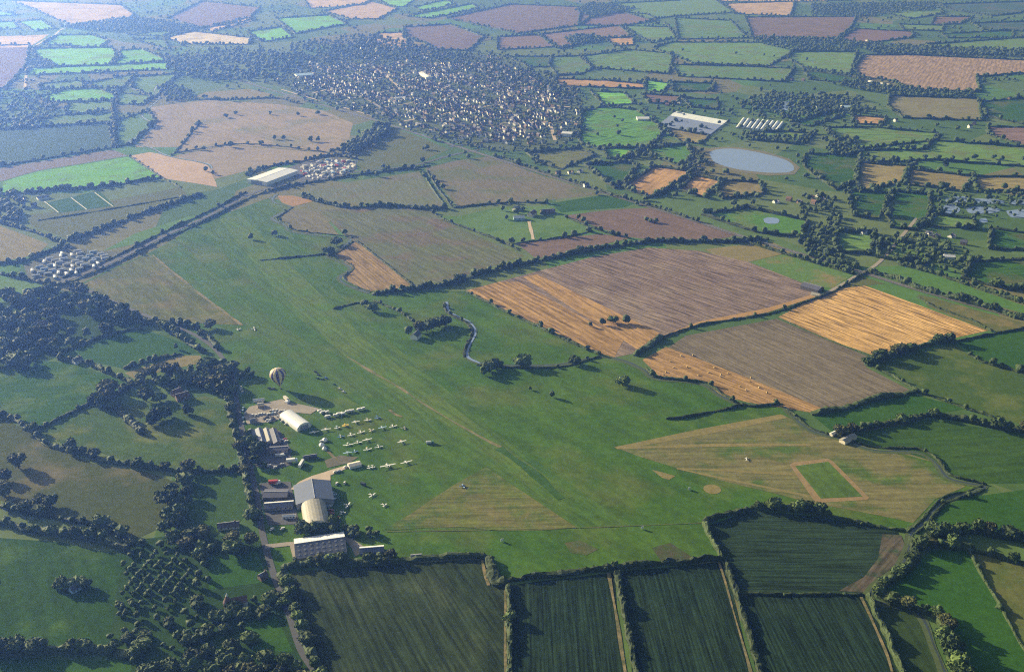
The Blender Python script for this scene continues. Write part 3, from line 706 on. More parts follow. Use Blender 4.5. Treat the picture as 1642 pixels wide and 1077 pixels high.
HEDGES = []
def hedge_mesh(L, h, w, seed, fine):
    """a bushy bank along a plan line: bumpy section swept along it, leaf tufts on top"""
    rs = np.random.default_rng(seed)
    K = 7
    rings = []
    for i, p in enumerate(L):
        t = (L[min(i+1, len(L)-1)] - L[max(i-1, 0)])
        t = t.normalized() if t.length > 1e-6 else Vector((1, 0))
        nx, ny = -t.y, t.x
        q = Vector((p.x * 0.09, p.y * 0.09, seed))
        hh = h * max(0.22, 0.85 + 0.75 * mnoise.noise(q * 0.6) + 0.45 * mnoise.noise(q * 2.6))
        ww = w * max(0.4, 0.9 + 0.7 * mnoise.noise(q * 0.7 + Vector((5, 5, 5))) + 0.35 * mnoise.noise(q * 2.9))
        if i in (0, len(L) - 1): hh *= 0.6; ww *= 0.6
        sh = w * 0.22 * mnoise.noise(q + Vector((9, 1, 2)))
        ring = []
        for k in range(K):
            a = math.pi * k / (K - 1)
            j = rs.uniform(0.82, 1.18)
            ox = math.cos(a) * ww / 2 * (0.75 + 0.4 * math.sin(a)) * j + sh
            ring.append((p.x + nx * ox, p.y + ny * ox, max(0.0, (math.sin(a) ** 0.7) * hh * rs.uniform(0.85, 1.15)) if 0 < k < K - 1 else -0.05))
        rings.append(ring)
    V = np.array(rings).reshape(-1, 3)
    Fq = []
    n = len(rings)
    for i in range(n - 1):
        for k in range(K - 1):
            Fq.append((i*K+k, i*K+k+1, (i+1)*K+k+1, (i+1)*K+k))
    Fq.append(tuple(range(K))); Fq.append(tuple(range((n-1)*K, n*K))[::-1])
    verts = V.tolist()
    if fine:
        pick = rs.integers(0, len(V), int(len(V) * 0.5))
        nr = np.tile(np.array([0, 0, 1.0]), (len(pick), 1))
        lv, lf = leaf_tris(V[pick], nr, 0.55, rs)
        lv[:, 2] = np.maximum(lv[:, 2], 0.02)
        b0 = len(verts)
        verts += lv.tolist(); Fq += (lf + b0).tolist()
    return verts, Fq
HSEED = [0]
def hedge(phrase, h, w, spacing, th, flat=None, world_pts=None, kind='round', label=None, group=None, closed=False, skip=0.0, tree_phrase=None):
    HSEED[0] += 1
    pts = gp(flat) if flat else list(world_pts)
    if closed: pts = pts + [pts[0]]
    far = max(p[1] for p in pts) > 1600
    if closed:
        L = []
        for a, c in zip(pts[:-1], pts[1:]):
            a, c = Vector(a), Vector(c); n = max(1, int((c - a).length / 9))
            L += [a.lerp(c, i / n) + Vector((mnoise.noise(Vector((a.x+i*2.1, a.y, 3))), mnoise.noise(Vector((a.x, a.y+i*2.1, 7))))) * 2.5 for i in range(n)]
        L.append(Vector(pts[-1]))
    else:
        L = smooth_line(pts, 6.0 if far else 2.6)
    v, f = hedge_mesh(L, h, w, HSEED[0], not far)
    o = link('hedge', mesh('hedge', v, f, [M['hedge']]))
    tag(o, label or ('dark leafy hedge ' + phrase), 'hedge', group)
    if spacing:
        dist, nxt = 0.0, random.uniform(0.2, 0.8) * spacing
        for a, c in zip(L[:-1], L[1:]):
            dl = (c - a).length
            while dist + dl > nxt:
                p = a.lerp(c, (nxt - dist) / dl)
                if random.random() > skip:
                    tree_at(p.x + random.uniform(-1.5, 1.5), p.y + random.uniform(-1.5, 1.5), th * random.uniform(0.5, 1.3), kind, tree_phrase or ('in the hedge ' + phrase))
                nxt += spacing * random.uniform(0.55, 1.5)
            dist += dl
    return o

for a in (
 ('between the olive pasture and the thicket meadow', 4.5, 7, 13, 8, [-40,835,0,840,50,851,110,860,160,868,208,886]),
 ('fringing the lower side of the olive pasture', 3, 5, 13, 8, [0,812,55,824,120,836,170,846,205,868]),
 ('at the foot of the thicket meadow', 4.5, 7, 10, 9, [-40,1050,0,1048,60,1045,110,1045,165,1043,215,1053]),
 ('between the olive pasture and the long shadowed meadow', 4, 6, 12, 9, [-40,655,0,667,25,674,50,692,78,714,110,722,160,737,212,747,240,751,262,753,300,757,330,758,350,757,392,752]),
 ('climbing from the pasture corner to the copse', 3, 5, 26, 7, [60,690,90,675,125,657,150,645]),
 ('dropping from the copse into the shadowed meadow', 5, 7, 16, 8, [175,650,195,664,215,684,230,697]),
 ('between the copse and the wood', 3.5, 6, 18, 8, [214,616,198,627,178,636,160,642]),
 ('between the wood meadow and the orchard strip', 4, 7, 13, 8, [92,576,135,581,165,595,195,606,214,616]),
 ('under the dark wood', 3, 5, 20, 7, [85,570,110,560,150,546,195,532,230,527]),
 ('along the lane above the orchard strip', 4.5, 7, 10, 9, [225,522,250,520,278,535,310,556,330,566]),
 ('on the lane beside the dry airfield grass', 3.5, 5, 14, 8, [150,472,185,490,232,514,280,520,318,530,350,560]),
 ('along the orchard strip', 3, 5, 9, 6, [198,592,235,581,270,572,292,568]),
 ('lining the lane opposite the huts', 4.5, 6, 12, 8, [368,640,374,680,384,720,392,758,399,790,408,835]),
 ('between the lane and the worn green crop', 5, 7, 11, 8, [452,920,464,955,477,990,492,1030,512,1077,525,1105]),
 ('behind the rooflit workshop', 4, 6, 10, 8, [450,912,500,906,560,903,600,905,640,900]),
 ('between the airfield and the worn green crop', 3.8, 6, 0, 0, [640,900,680,896,730,893,782,893]),
 ('stepping down at the crop corner', 4.5, 9, 0, 0, [784,895,788,915,796,935,815,936]),
 ('between the worn crop and the first drilled crop', 4.3, 5, 60, 7, [815,938,817,1000,817,1077,818,1110]),
 ('between the airfield and the drilled crops', 4.2, 5, 90, 7, [815,931,900,921,985,912,1060,905,1159,897]),
 ('between the two drilled crops', 4.5, 5.5, 0, 0, [988,916,996,960,1006,1010,1019,1077,1026,1110]),
 ('between the drilled rows and the corner crop', 4.5, 5, 0, 0, [1163,899,1179,950,1198,1010,1219,1077,1230,1110]),
 ('between the airfield corner and the teal crop', 4, 5, 0, 0, [1128,838,1140,865,1158,897]),
 ('joining the airfield corner to the round oaks', 4, 5, 0, 0, [1128,838,1165,827,1205,816]),
 ('of round oaks above the teal crop', 5, 8, 9, 9, [1203,814,1240,816,1270,818,1300,822,1334,829]),
 ('between the rough tan grass and the teal crop', 2.6, 4, 30, 6, [1334,829,1390,841,1440,850,1452,852]),
 ('between the teal crop and the corner crop', 1.6, 2.5, 50, 4, [1178,951,1250,953,1330,953,1385,953]),
 ('between the corner crop and the narrow crop', 4.5, 5, 0, 0, [1390,957,1412,1000,1432,1045,1444,1077,1455,1110]),
 ('crowding the stream bend below the brown corner', 4, 7, 9, 7, [1462,862,1466,890,1455,910,1430,930,1402,947]),
 ('of tall trees round the deep green meadow', 5, 8, 9, 9, [1468,880,1500,876,1545,878,1562,884]),
 ('along the ditch of the narrow crop', 4.5, 7, 9, 8, [1402,952,1430,966,1470,978,1492,986]),
 ('of tall trees beside the deep green meadow', 5, 8, 8, 12, [1492,985,1508,992,1516,1015,1522,1045,1535,1075,1545,1100]),
 ('of tall trees below the ditch meadow', 5, 8, 9, 10, [1482,862,1530,858,1560,853,1600,860,1642,868,1700,875]),
 ('thin and pale beside the olive meadow', 2.2, 2.5, 40, 5, [1552,882,1572,920,1602,970,1642,1042,1680,1100]),
 ('along the top of the olive meadow', 3, 5, 15, 7, [1562,885,1600,893,1642,906,1690,915]),
 ('above the wide ribbed meadow', 4.5, 7, 10, 9, [1345,699,1400,685,1470,672,1490,667,1530,672,1575,680,1642,694,1690,700]),
 ('between the grey brown field and the narrow meadow', 4.8, 7, 0, 0, [1300,664,1350,656,1400,642,1440,634,1472,628]),
 ('running on below the oak shaded meadow', 2.5, 4, 22, 6, [1388,584,1430,602,1470,626,1540,652,1585,667,1640,690]),
 ('of oaks at the end of the golden straw field', 5, 8, 9, 10, [1388,586,1420,573,1450,566,1490,553,1532,548]),
 ('low between straw field end and green meadow', 2, 3, 0, 0, [1532,548,1590,536,1642,527,1700,517]),
 ('of round trees between two green meadows', 4, 6, 12, 9, [1552,568,1580,582,1615,592,1642,600,1690,612]),
 ('low between the straw field and the grey brown field', 1.4, 2.5, 0, 0, [1248,510,1330,546,1402,574]),
 ('thick at the stream end of the ploughed field', 5, 7, 14, 7, [1018,571,1045,552,1063,541]),
 ('low along the foot of the ploughed field', 2.2, 3.5, 60, 6, [1063,541,1120,522,1180,512,1245,500,1312,477]),
 ('along the farm road by the barn', 2.5, 3.5, 30, 5, [1312,479,1342,465,1374,446,1398,433]),
 ('between the stream meadow and the orange stubble', 2.6, 4, 26, 7, [747,468,800,495,850,518,910,547,962,569]),
 ('massive, crossing from the stream to the railway', 6, 9, 10, 9, [596,472,660,465,720,457,760,443,850,422,950,402,1040,389,1100,388,1180,388,1232,384]),
 ('beside the small orange stubble field', 2.2, 3.5, 0, 0, [662,458,622,426,590,401,570,386]),
 ('of dense bushes above the grey green stubble', 5, 8, 9, 8, [485,316,520,326,560,333,620,331,690,336,718,334]),
 ('double row between the two pale fields', 2.6, 3, 0, 0, [683,272,700,300,724,331]),
 ('second row beside the double hedge', 2.6, 3, 0, 0, [676,274,692,302,714,331]),
 ('between the grey green stubble and the farm paddock', 2.5, 4, 30, 7, [692,340,712,353,760,371,800,386,832,402]),
 ('above the farm paddock', 2.5, 4, 22, 7, [726,334,780,328,830,325,880,326]),
 ('between the paddock and the purple plough', 2.5, 4, 16, 7, [905,347,940,362,975,374,1010,383]),
 ('below the farm paddock', 2, 3, 45, 9, [828,390,880,384,920,378,950,370]),
 ('of scrub along the railway by the plough', 4, 6, 10, 7, [790,249,850,270,920,293,1000,318,1060,336,1120,356]),
 ('of scrub along the railway by the ring pasture', 4, 6, 10, 7, [1190,386,1240,402,1300,420,1370,440]),
 ('of dense trees along the bright green strip', 6, 9, 8, 9, [1392,436,1430,446,1470,462,1540,482,1600,500,1642,513,1700,530]),
 ('on the far side of the bright green strip', 5, 7, 10, 8, [1440,424,1500,440,1560,460,1642,487,1700,505]),
 ('low below the tan green strip', 2, 3, 30, 5, [1470,476,1500,492,1560,515,1590,532]),
 ('clipped along the straight road on the airfield side', 2.6, 3, 45, 6, [98,458,180,426,260,386,340,349,400,318,428,308]),
 ('clipped along the straight road on the strip side', 2.6, 3, 60, 6, [100,446,180,414,260,374,338,338,395,308]),
 ('along the straight road below the lorry yard', 3.5, 4.5, 16, 7, [430,308,470,298,520,290,575,281,640,273,690,266]),
 ('of trees casting shadows on the sunlit strip', 4.5, 7, 8, 9, [108,388,160,370,220,347,290,323,325,312]),
 ('between the vivid field and the pitches', 4, 6, 9, 9, [5,314,80,306,150,302,210,293,262,285]),
 ('low beside the sports pitches', 1.6, 2.5, 0, 0, [60,354,150,340,290,316]),
 ('above the caravan park', 3.5, 6, 11, 8, [0,358,60,374,105,394]),
 ('sheltering the caravan park', 4, 6, 9, 8, [-20,424,35,420,75,405,110,396]),
 ('below the caravan park', 4, 6, 9, 8, [0,440,40,448,75,456,100,458]),
 ('between the vivid field and the pink stubble', 2.2, 3.5, 40, 6, [206,250,240,272,264,288,290,302]),
 ('beside the meadow of the little brook', 3.5, 6, 12, 8, [180,160,182,178,184,205,185,238]),
 ('through the wide pinkish tan field', 2, 3, 40, 9, [322,196,300,222,285,240,275,250]),
 ('crossing the tan field behind the white roof', 1.6, 2.5, 30, 8, [278,246,370,232,440,234,535,246]),
 ('along the railway by the tan strip', 3, 5, 14, 7, [310,160,370,160,440,158,470,165]),
 ('behind the lorry yard', 3, 5, 11, 7, [395,282,430,268,480,260,530,250,575,256]),
 ('cut short on the airfield grass by the stream', 2.4, 3, 0, 0, [418,418,450,415,490,411,522,408]),
 ('stubby, running out onto the airfield', 2.4, 3, 0, 0, [534,496,555,490,578,485]),
 ('low, ending in the airfield grass', 2.2, 3, 0, 0, [1068,672,1100,669,1150,659,1192,650]),
 ('of scrub beside the stream below the massive hedge', 2.5, 4, 18, 6, [598,482,640,500,670,520]),
 ('along the stream meadow edge', 1.8, 3, 30, 6, [764,586,838,590,900,588,962,572]),
 ('on the outer bank of the stubble stream', 2.2, 3.5, 40, 6, [1034,590,1052,604,1100,610,1132,614,1158,631,1195,650,1255,648]),
 ('on the field bank of the winding airfield stream', 1.4, 2.6, 45, 5, [470,332,449,346,444,352,463,360,470,368,492,372,545,378,566,382]),
 ('on the stubble bank of the winding airfield stream', 1.4, 2.6, 45, 5, [566,387,552,399,538,406,534,411,556,421,567,431,551,445,566,457,594,468]),
 ('on the ditch side of the curling stream', 1.8, 3.4, 30, 5, [1580,784,1556,794,1518,806,1486,840,1468,856]),
 ('on the inner bank of the curling stream', 1.5, 2.6, 0, 0, [1575,777,1552,787,1510,799,1476,836,1456,852]),
 ('on the bend bank by the copse cottage', 1.8, 3, 25, 5, [712,486,718,502,748,519,757,535,747,556,744,573]),
 ('on the ribbed meadow bank of the stream', 1.8, 3, 40, 5, [1262,656,1300,686,1345,700,1400,717,1470,720,1504,738,1524,762,1582,777]),
):
    ph, h, w, sp, th, fl = a
    hedge(ph, h, w, sp, th, fl)

def region(X, Y):
    x, y, _ = proj(X, Y)
    if y < 110 and x < 330: return 'among hazy fields by the pale winding lane'
    if x < 330: return 'near the teal crop and the little brook'
    if y < 95 and x < 860: return 'on the slopes beyond the village'
    if x < 1000 and y > 95: return 'between the village and the railway'
    if y < 78: return 'in the farmland beyond the straw striped field'
    if x < 1110 and y > 170: return 'near the polytunnels and reservoir'
    if x < 1290 and y < 170: return 'in the pastures beyond the polytunnels'
    if y < 200: return 'around the large straw striped field'
    if y < 310: return 'in the pastures past the reservoir'
    return 'in the paddocks by the fishing ponds'
for lab, pts, h in AUTO_HEDGE:
    cX = sum(p[0] for p in pts) / len(pts); cY = sum(p[1] for p in pts) / len(pts)
    rg = region(cX, cY)
    color = lab.replace(' far field', '')
    text = f'dark hedge round a {color} field {rg}' if 'far field' in lab else f'dark hedge round the {lab}'
    hedge(rg, h + 0.7, h * 1.4 + 2.2, 15, 9.5, tree_phrase='in the field hedges ' + rg, world_pts=pts, closed=True, label=text, group='hedges ' + rg, skip=0.15)

def inside(p, poly):
    x, y = p; r = False; n = len(poly); j = n - 1
    for i in range(n):
        xi, yi = poly[i]; xj, yj = poly[j]
        if (yi > y) != (yj > y) and x < (xj - xi) * (y - yi) / (yj - yi) + xi: r = not r
        j = i
    return r
def scatter(flat, spacing, jit=0.45, ang=0.35):
    poly = gp(flat)
    cx = sum(p[0] for p in poly) / len(poly); cy = sum(p[1] for p in poly) / len(poly)
    R_ = max(math.hypot(p[0] - cx, p[1] - cy) for p in poly)
    n = int(R_ / spacing) + 1
    out = []
    ca, sa = math.cos(ang), math.sin(ang)
    for i in range(-n, n + 1):
        for j in range(-n, n + 1):
            u = (i + (0.5 if j % 2 else 0)) * spacing + random.uniform(-jit, jit) * spacing
            w = j * spacing * 0.9 + random.uniform(-jit, jit) * spacing
            p = (cx + u * ca - w * sa, cy + u * sa + w * ca)
            if inside(p, poly): out.append(p)
    return out
def wood(phrase, spacing, th, flat, kind='round', jit=0.45, keep=1.0, ang=0.35):
    for p in scatter(flat, spacing, jit, ang):
        if random.random() < keep:
            tree_at(p[0], p[1], th * random.uniform(0.5, 1.3), kind, phrase)
wood('in the small wood beside the lane', 11, 11, [214,614,240,600,300,591,370,582,378,602,380,640,356,642,330,626,290,616,250,626])
wood('in the dark wood by the caravan park', 14.5, 13, [-30,495,60,465,130,468,180,492,225,518,215,524,150,508,100,506,90,540,180,532,150,545,90,562,40,590,-30,595], keep=0.78)
wood('in the copse at the meadow corners', 8, 12, [150,640,165,626,185,630,182,650,160,656])
_poly = gp([204,886,312,888,304,957,196,962,198,905])
_a, _c = Vector(g(267, 893)), Vector(g(228, 942))
_u = (_c - _a).normalized(); _n = Vector((-_u.y, _u.x))
for _i in range(-12, 13):
    for _j in range(-22, 23):
        _p = _a + _n * (_i * 8.6) + _u * (_j * 5.2 + random.uniform(-.5, .5) + 25)
        if inside((_p.x, _p.y), _poly) and random.random() < 0.93:
            TREES.append((_p.x, _p.y, random.uniform(4.2, 6.0), random.uniform(4.2, 5.6), 'round', 'in the planted rows by the thicket meadow', random.random()))
wood('in the scrub between plantation and lane', 8, 6, [182,966,320,962,418,988,410,1045,300,1052,216,1046,174,1032], kind='bush', keep=0.6)
wood('in the belt above the planted rows', 12, 9, [205,868,310,857,420,874,422,888,335,894,312,886,205,886])
wood('in the tall belt beside the shaded meadow', 10, 11, [264,784,300,766,312,795,290,850,256,856])
wood('in the dark bottom belt by the lane', 10, 9, [215,1058,490,1062,520,1110,215,1110])
wood('in the strip between plantation and clearing', 8, 9, [316,890,336,892,340,940,312,952])
wood('around the white cowled oast house', 9, 7, [372,965,452,955,458,985,372,988], kind='bush', keep=0.7)
wood('in the big wood beside the railway', 11, 13, [542,246,600,208,626,202,618,222,572,248])
wood('in the far wood at the village end', 14, 12, [262,92,340,80,440,84,500,92,470,112,430,130,335,130,290,122], keep=0.42)
wood('in the hazy wood above the far wood', 16, 11, [95,44,210,28,330,46,300,52,150,52])
wood('among the huts by the lane', 8.5, 8, [394,690,408,690,430,765,404,762], keep=0.7)
wood('behind the barrel roofed hangar', 7.5, 8, [470,843,540,841,548,857,480,864])
wood('in the scrub at the airfield corner by the workshop', 7, 6, [546,848,600,850,622,862,610,868,560,862], kind='bush')
wood('in the garden belt behind the rooflit workshop', 8, 7, [470,898,560,897,640,890,640,900,480,912])
wood('in the thickets by the level crossing', 10, 9, [1280,388,1335,346,1352,350,1322,400,1385,432,1360,440,1290,408])
wood('in the gardens beyond the green strip', 13, 8, [1390,384,1460,372,1560,402,1540,440,1440,420,1400,402], keep=0.75)
wood('around the fishing ponds', 14, 7, [1492,308,1660,305,1660,352,1500,346], kind='bush', keep=0.6)
wood('round the farm near the square pond', 12, 8, [1278,316,1345,316,1350,342,1280,346], keep=0.8)
wood('round the far farm beyond the polytunnels', 14, 10, [1170,168,1240,150,1380,155,1392,180,1300,186,1260,196,1220,186], keep=0.75)
wood('in the long belt above the straw striped field', 13, 11, [1365,70,1480,76,1720,84,1720,94,1400,86])
wood('in the belt beside the straw striped field', 14, 10, [1210,58,1300,62,1380,66,1370,84,1270,82,1215,70], keep=0.8)
wood('beyond the sports pitches', 11, 9, [-20,305,30,312,45,335,30,360,-20,350], keep=0.8)
wood('round the hazy farms by the teal crop', 14, 9, [-40,150,60,150,100,175,60,205,-40,208], keep=0.7)
wood('on the bank of the reservoir', 12, 7, [1108,246,1128,240,1135,262,1110,275,1092,268], keep=0.9)
wood('round the polytunnel yard', 12, 8, [1160,215,1200,214,1300,222,1300,232,1200,226], keep=0.8)
wood('beyond the winding brook', 13, 9, [250,140,300,142,320,160,270,164], keep=0.9)
wood('at the far edge of the village pastures', 14, 10, [1300,8,1500,4,1500,18,1440,20,1400,28,1300,24], keep=0.7)
wood('in the copse on the brown far hill', 13, 11, [922,18,945,6,1020,14,1000,20,950,30])
wood('in the small copse beyond the straw triangle', 13, 11, [905,62,940,56,965,62,960,70,910,72])
wood('in the belt by the straw field barn', 12, 9, [1350,128,1420,138,1560,150,1570,158,1430,153,1350,140])
wood('in the bushy belts past the reservoir', 12, 9, [1320,228,1372,222,1372,246,1400,250,1330,252])
wood('along the winding lane in the haze', 15, 9, [45,100,62,92,95,108,60,112])

for x, y, h, kind, ph in (
  (402,384,10,'round','alone on the airfield grass by the stream'), (441,378,10,'round','alone on the airfield grass by the stream'),
  (527,408,13,'round','at the bend of the airfield stream'), (540,393,12,'round','at the bend of the airfield stream'), (553,376,10,'round','at the bend of the airfield stream'),
  (597,499,12,'round','standing where the stubby hedge ends'), (585,490,9,'round','standing where the stubby hedge ends'),
  (655,537,12,'round','in the copse round the white cottage'), (672,533,13,'round','in the copse round the white cottage'), (684,532,13,'round','in the copse round the white cottage'), (695,527,13,'round','in the copse round the white cottage'), (704,524,12,'round','in the copse round the white cottage'), (714,522,12,'round','in the copse round the white cottage'),
  (776,602,12,'round','leaning together by the stream bend'), (784,596,11,'round','leaning together by the stream bend'), (793,590,11,'round','leaning together by the stream bend'),
  (838,587,14,'round','large and round on the stream bank'), (921,584,10,'round','narrow on the stream bank'),
  (998,618,11,'round','alone on the grass near the stubble stream'), (885,637,8,'bush','low on the open airfield grass'), (850,625,4,'bush','low on the open airfield grass'),
  (947,524,7,'round','in the row of four on the ploughed field'), (966,521,9,'round','in the row of four on the ploughed field'), (983,518,9,'round','in the row of four on the ploughed field'), (1004,518,12,'round','in the row of four on the ploughed field'),
  (30,750,14,'round','standing free on the olive pasture'), (8,770,10,'round','standing free on the olive pasture'), (5,794,11,'round','standing free on the olive pasture'), (65,808,9,'round','standing free on the olive pasture'), (82,812,11,'round','standing free on the olive pasture'),
  (100,942,9,'round','in the lone thicket on the bright meadow'), (112,944,8,'round','in the lone thicket on the bright meadow'), (126,939,8,'round','in the lone thicket on the bright meadow'), (138,943,8,'round','in the lone thicket on the bright meadow'), (90,943,5,'bush','in the lone thicket on the bright meadow'),
  (235,643,14,'round','broad beside the brick farmhouse'), (256,643,10,'round','broad beside the brick farmhouse'),
  (243,682,13,'tall','slim in the group casting long shadows'), (250,677,15,'tall','slim in the group casting long shadows'), (257,673,14,'tall','slim in the group casting long shadows'), (266,672,14,'tall','slim in the group casting long shadows'), (272,668,11,'tall','slim in the group casting long shadows'), (300,664,12,'tall','slim in the group casting long shadows'), (309,664,8,'tall','slim in the group casting long shadows'),
  (290,612,15,'tall','a slim poplar rising from the small wood'), (283,560,9,'tall','beside the lane above the dry grass'),
  (338,526,10,'round','by the lane at the airfield corner'), (322,540,8,'bush','by the lane at the airfield corner'), (398,600,9,'round','beside the striped balloon'), (388,606,8,'round','beside the striped balloon'), (405,604,7,'bush','beside the striped balloon'),
  (820,390,9,'round','on the edge of the sandy tracked paddock'), (920,379,11,'round','on the edge of the sandy tracked paddock'), (798,388,7,'round','on the edge of the sandy tracked paddock'),
  (927,352,10,'round','at the farm end of the purple plough'), (935,356,9,'round','at the farm end of the purple plough'), (1043,357,7,'bush','in the clump on the purple plough'), (1052,357,8,'bush','in the clump on the purple plough'), (1036,354,7,'bush','in the clump on the purple plough'),
  (820,330,10,'round','round the orange farmhouse'), (828,342,9,'round','round the orange farmhouse'), (806,338,9,'round','round the orange farmhouse'), (812,352,8,'round','round the orange farmhouse'), (870,345,8,'round','round the orange farmhouse'), (838,338,8,'round','round the orange farmhouse'),
  (363,189,10,'round','dotted over the pinkish tan field'), (378,184,9,'round','dotted over the pinkish tan field'), (434,184,9,'round','dotted over the pinkish tan field'), (478,186,10,'round','dotted over the pinkish tan field'), (510,184,11,'round','dotted over the pinkish tan field'), (440,224,11,'round','dotted over the pinkish tan field'), (455,224,11,'round','dotted over the pinkish tan field'), (498,227,12,'round','dotted over the pinkish tan field'), (510,227,12,'round','dotted over the pinkish tan field'), (370,236,13,'bush','dotted over the pinkish tan field'), (420,232,10,'bush','dotted over the pinkish tan field'),
  (402,278,12,'round','by the big white roof'), (417,277,13,'round','by the big white roof'), (330,275,10,'round','by the end of the glinting brook'), (342,280,9,'round','by the end of the glinting brook'),
  (1095,82,9,'round','alone on the far pastures'), (1180,87,9,'round','alone on the far pastures'), (1294,97,10,'round','alone on the far pastures'), (1225,90,9,'round','alone on the far pastures'), (1241,92,9,'round','alone on the far pastures'),
  (1516,268,17,'tall','tall and slim past the reservoir'), (1430,262,18,'tall','tall and slim past the reservoir'), (1380,258,10,'round','dotted over the pastures past the reservoir'), (1400,256,9,'round','dotted over the pastures past the reservoir'), (1462,268,10,'round','dotted over the pastures past the reservoir'), (1468,266,10,'round','dotted over the pastures past the reservoir'), (1562,255,11,'round','dotted over the pastures past the reservoir'), (1592,255,10,'round','dotted over the pastures past the reservoir'), (1606,257,10,'round','dotted over the pastures past the reservoir'), (1640,258,9,'round','dotted over the pastures past the reservoir'), (1455,285,12,'round','dotted over the pastures past the reservoir'), (1378,282,10,'round','dotted over the pastures past the reservoir'),
  (1488,300,9,'round','by the fishing pond fields'), (1516,302,11,'round','by the fishing pond fields'), (1610,303,12,'round','by the fishing pond fields'), (1374,322,9,'round','by the fishing pond fields'), (1430,320,10,'round','by the fishing pond fields'),
  (990,205,9,'round','in the bright pasture by the village'), (985,190,9,'bush','in the bright pasture by the village'), (998,196,9,'round','in the bright pasture by the village'), (958,218,9,'round','in the bright pasture by the village'), (992,217,12,'round','in the bright pasture by the village'), (1060,232,8,'round','in the bright pasture by the village'),
  (1010,250,13,'round','in the dark clump by the bright pasture'), (1022,253,13,'round','in the dark clump by the bright pasture'), (1034,252,12,'round','in the dark clump by the bright pasture'), (1000,256,11,'round','in the dark clump by the bright pasture'),
  (685,240,11,'bush','on the rough field by the railway'), (679,241,8,'bush','on the rough field by the railway'), (985,910,6,'bush','at the joint of the drilled crop hedges'),
):
    X, Y = g(x, y)
    tree_at(X, Y, h, kind, ph)

VILLAGE = [440,130,520,88,590,66,690,84,800,92,880,130,930,160,926,215,880,238,800,238,730,228,640,200,560,172,500,158]
for p in scatter([425,128,515,84,590,60,690,78,805,86,890,124,945,158,940,222,880,246,800,246,730,234,640,206,560,178,495,163], 17, 0.5, -0.5):
    if random.random() < 0.72: tree_at(p[0], p[1], random.uniform(4, 9), 'round', 'in the village gardens')
for p in scatter([470,70,600,55,700,80,880,120,930,150,900,160,700,100,560,95,480,110,420,110], 19, 0.5, 0.2):
    if random.random() < 0.5: tree_at(p[0], p[1], random.uniform(8, 13), 'round', 'in the belt of trees along the village edge')
# rough corners and thickets between the far fields
for _ in range(9000):
    Y = random.uniform(1500, 6500); X = random.uniform(-1, 1) * (Y * 0.62)
    px, py, _s = proj(X, Y)
    if not (-30 < px < 1672 and 0 < py < 420) or (px < 600 and py > 250) or (py > 330 and px < 1280): continue
    k = mnoise.noise(Vector((X * 0.004, Y * 0.004, 4.4)))
    if k < -0.05 and random.random() < 0.75: continue
    if any(inside((X, Y), q) for q in FIELD_POLYS): continue
    if 430 < px < 935 and 80 < py < 250 and random.random() < 0.5: continue
    tree_at(X, Y, random.uniform(6, 11.5), 'round', 'in the rough corners between far fields')
# hedgerow trees of the country outside the view and in the distance
for _ in range(900):
    Y = random.uniform(200, 7500); X = random.uniform(-1.1, 1.1) * (Y * 0.75 + 500)
    px, py, _s = proj(X, Y)
    if not (-10 < px < 1652 and 5 < py < 1085):
        tree_at(X, Y, random.uniform(8, 13), 'round', 'outlying')

# the largest 300 in the view become single trees; the rest form one mass of small far trees
def px_size(t):
    x, y, s = proj(t[0], t[1], t[2] / 2)
    return s * t[3] if (-15 < x < 1657 and -10 < y < 1090) else 0.0
TREES.sort(key=px_size, reverse=True)
N_SINGLE = 300
KIND_TEXT = {'round': ('round tree', 'tree'), 'tall': ('slim tree', 'tree'), 'bush': ('bushy shrub', 'shrub')}
far_lod = {k: [crown_mesh('far_crown', 301 + 7 * i, k, M['leaf_dark']) for i in range(1)] for k in ('round', 'tall', 'bush')}
n_sin = 0
rest = []
for t in TREES:
    X, Y, h, sp, kind, ph, var = t
    if n_sin < N_SINGLE and ph != 'outlying':
        n_sin += 1
        nm = {'round': 'broadleaf_tree', 'tall': 'slim_tree', 'bush': 'shrub'}[kind]
        r = empty(nm, (X, Y, 0.0), var * 6.28, (sp, sp, h))
        link('crown', CROWN[kind][int(var * 97) % len(CROWN[kind])], r)
        link('trunk', TRUNK[kind], r)
        cm = CROWN[kind][int(var * 97) % len(CROWN[kind])]
        tint = {'leaves_dark': 'dark', 'leaves_mid': 'mid green', 'leaves_olive': 'olive green'}[cm.materials[0].name]
        size = 'large' if h > 11.5 else ('small' if h < 8 else 'middling')
        noun, cat_ = KIND_TEXT[kind]
        lab = f'{size} {tint} {noun} {ph}'
        if len(lab.split()) > 16: lab = f'{tint} {noun} {ph}'
        if len(lab.split()) > 16: lab = f'{noun} {ph}'
        if len(lab.split()) > 16: lab = ' '.join(lab.split()[:16])
        tag(r, lab, cat_, 'trees ' + ph)
    else:
        rest.append(t)
LOW = []
for i in range(6):
    rs = np.random.default_rng(900 + i)
    V, Fc, n0 = [], [], 0
    for k in range(5):
        a = k * 2.4; rr = 0.0 if k == 0 else 0.24
        q = 0.36 if k == 0 else rs.uniform(0.18, 0.26)
        v, f = blob(ICO1, (rr*math.cos(a), rr*math.sin(a), 0.52 if k == 0 else rs.uniform(0.35, 0.75)), (q, q, q*1.1), 0.4, 40 + 5*i + k)
        v[:, 2] = np.maximum(v[:, 2], 0.0)
        V.append(v); Fc.append(f + n0); n0 += len(v)
    LOW.append((np.concatenate(V), np.concatenate(Fc)))
AV, AF, n0 = [], [], 0
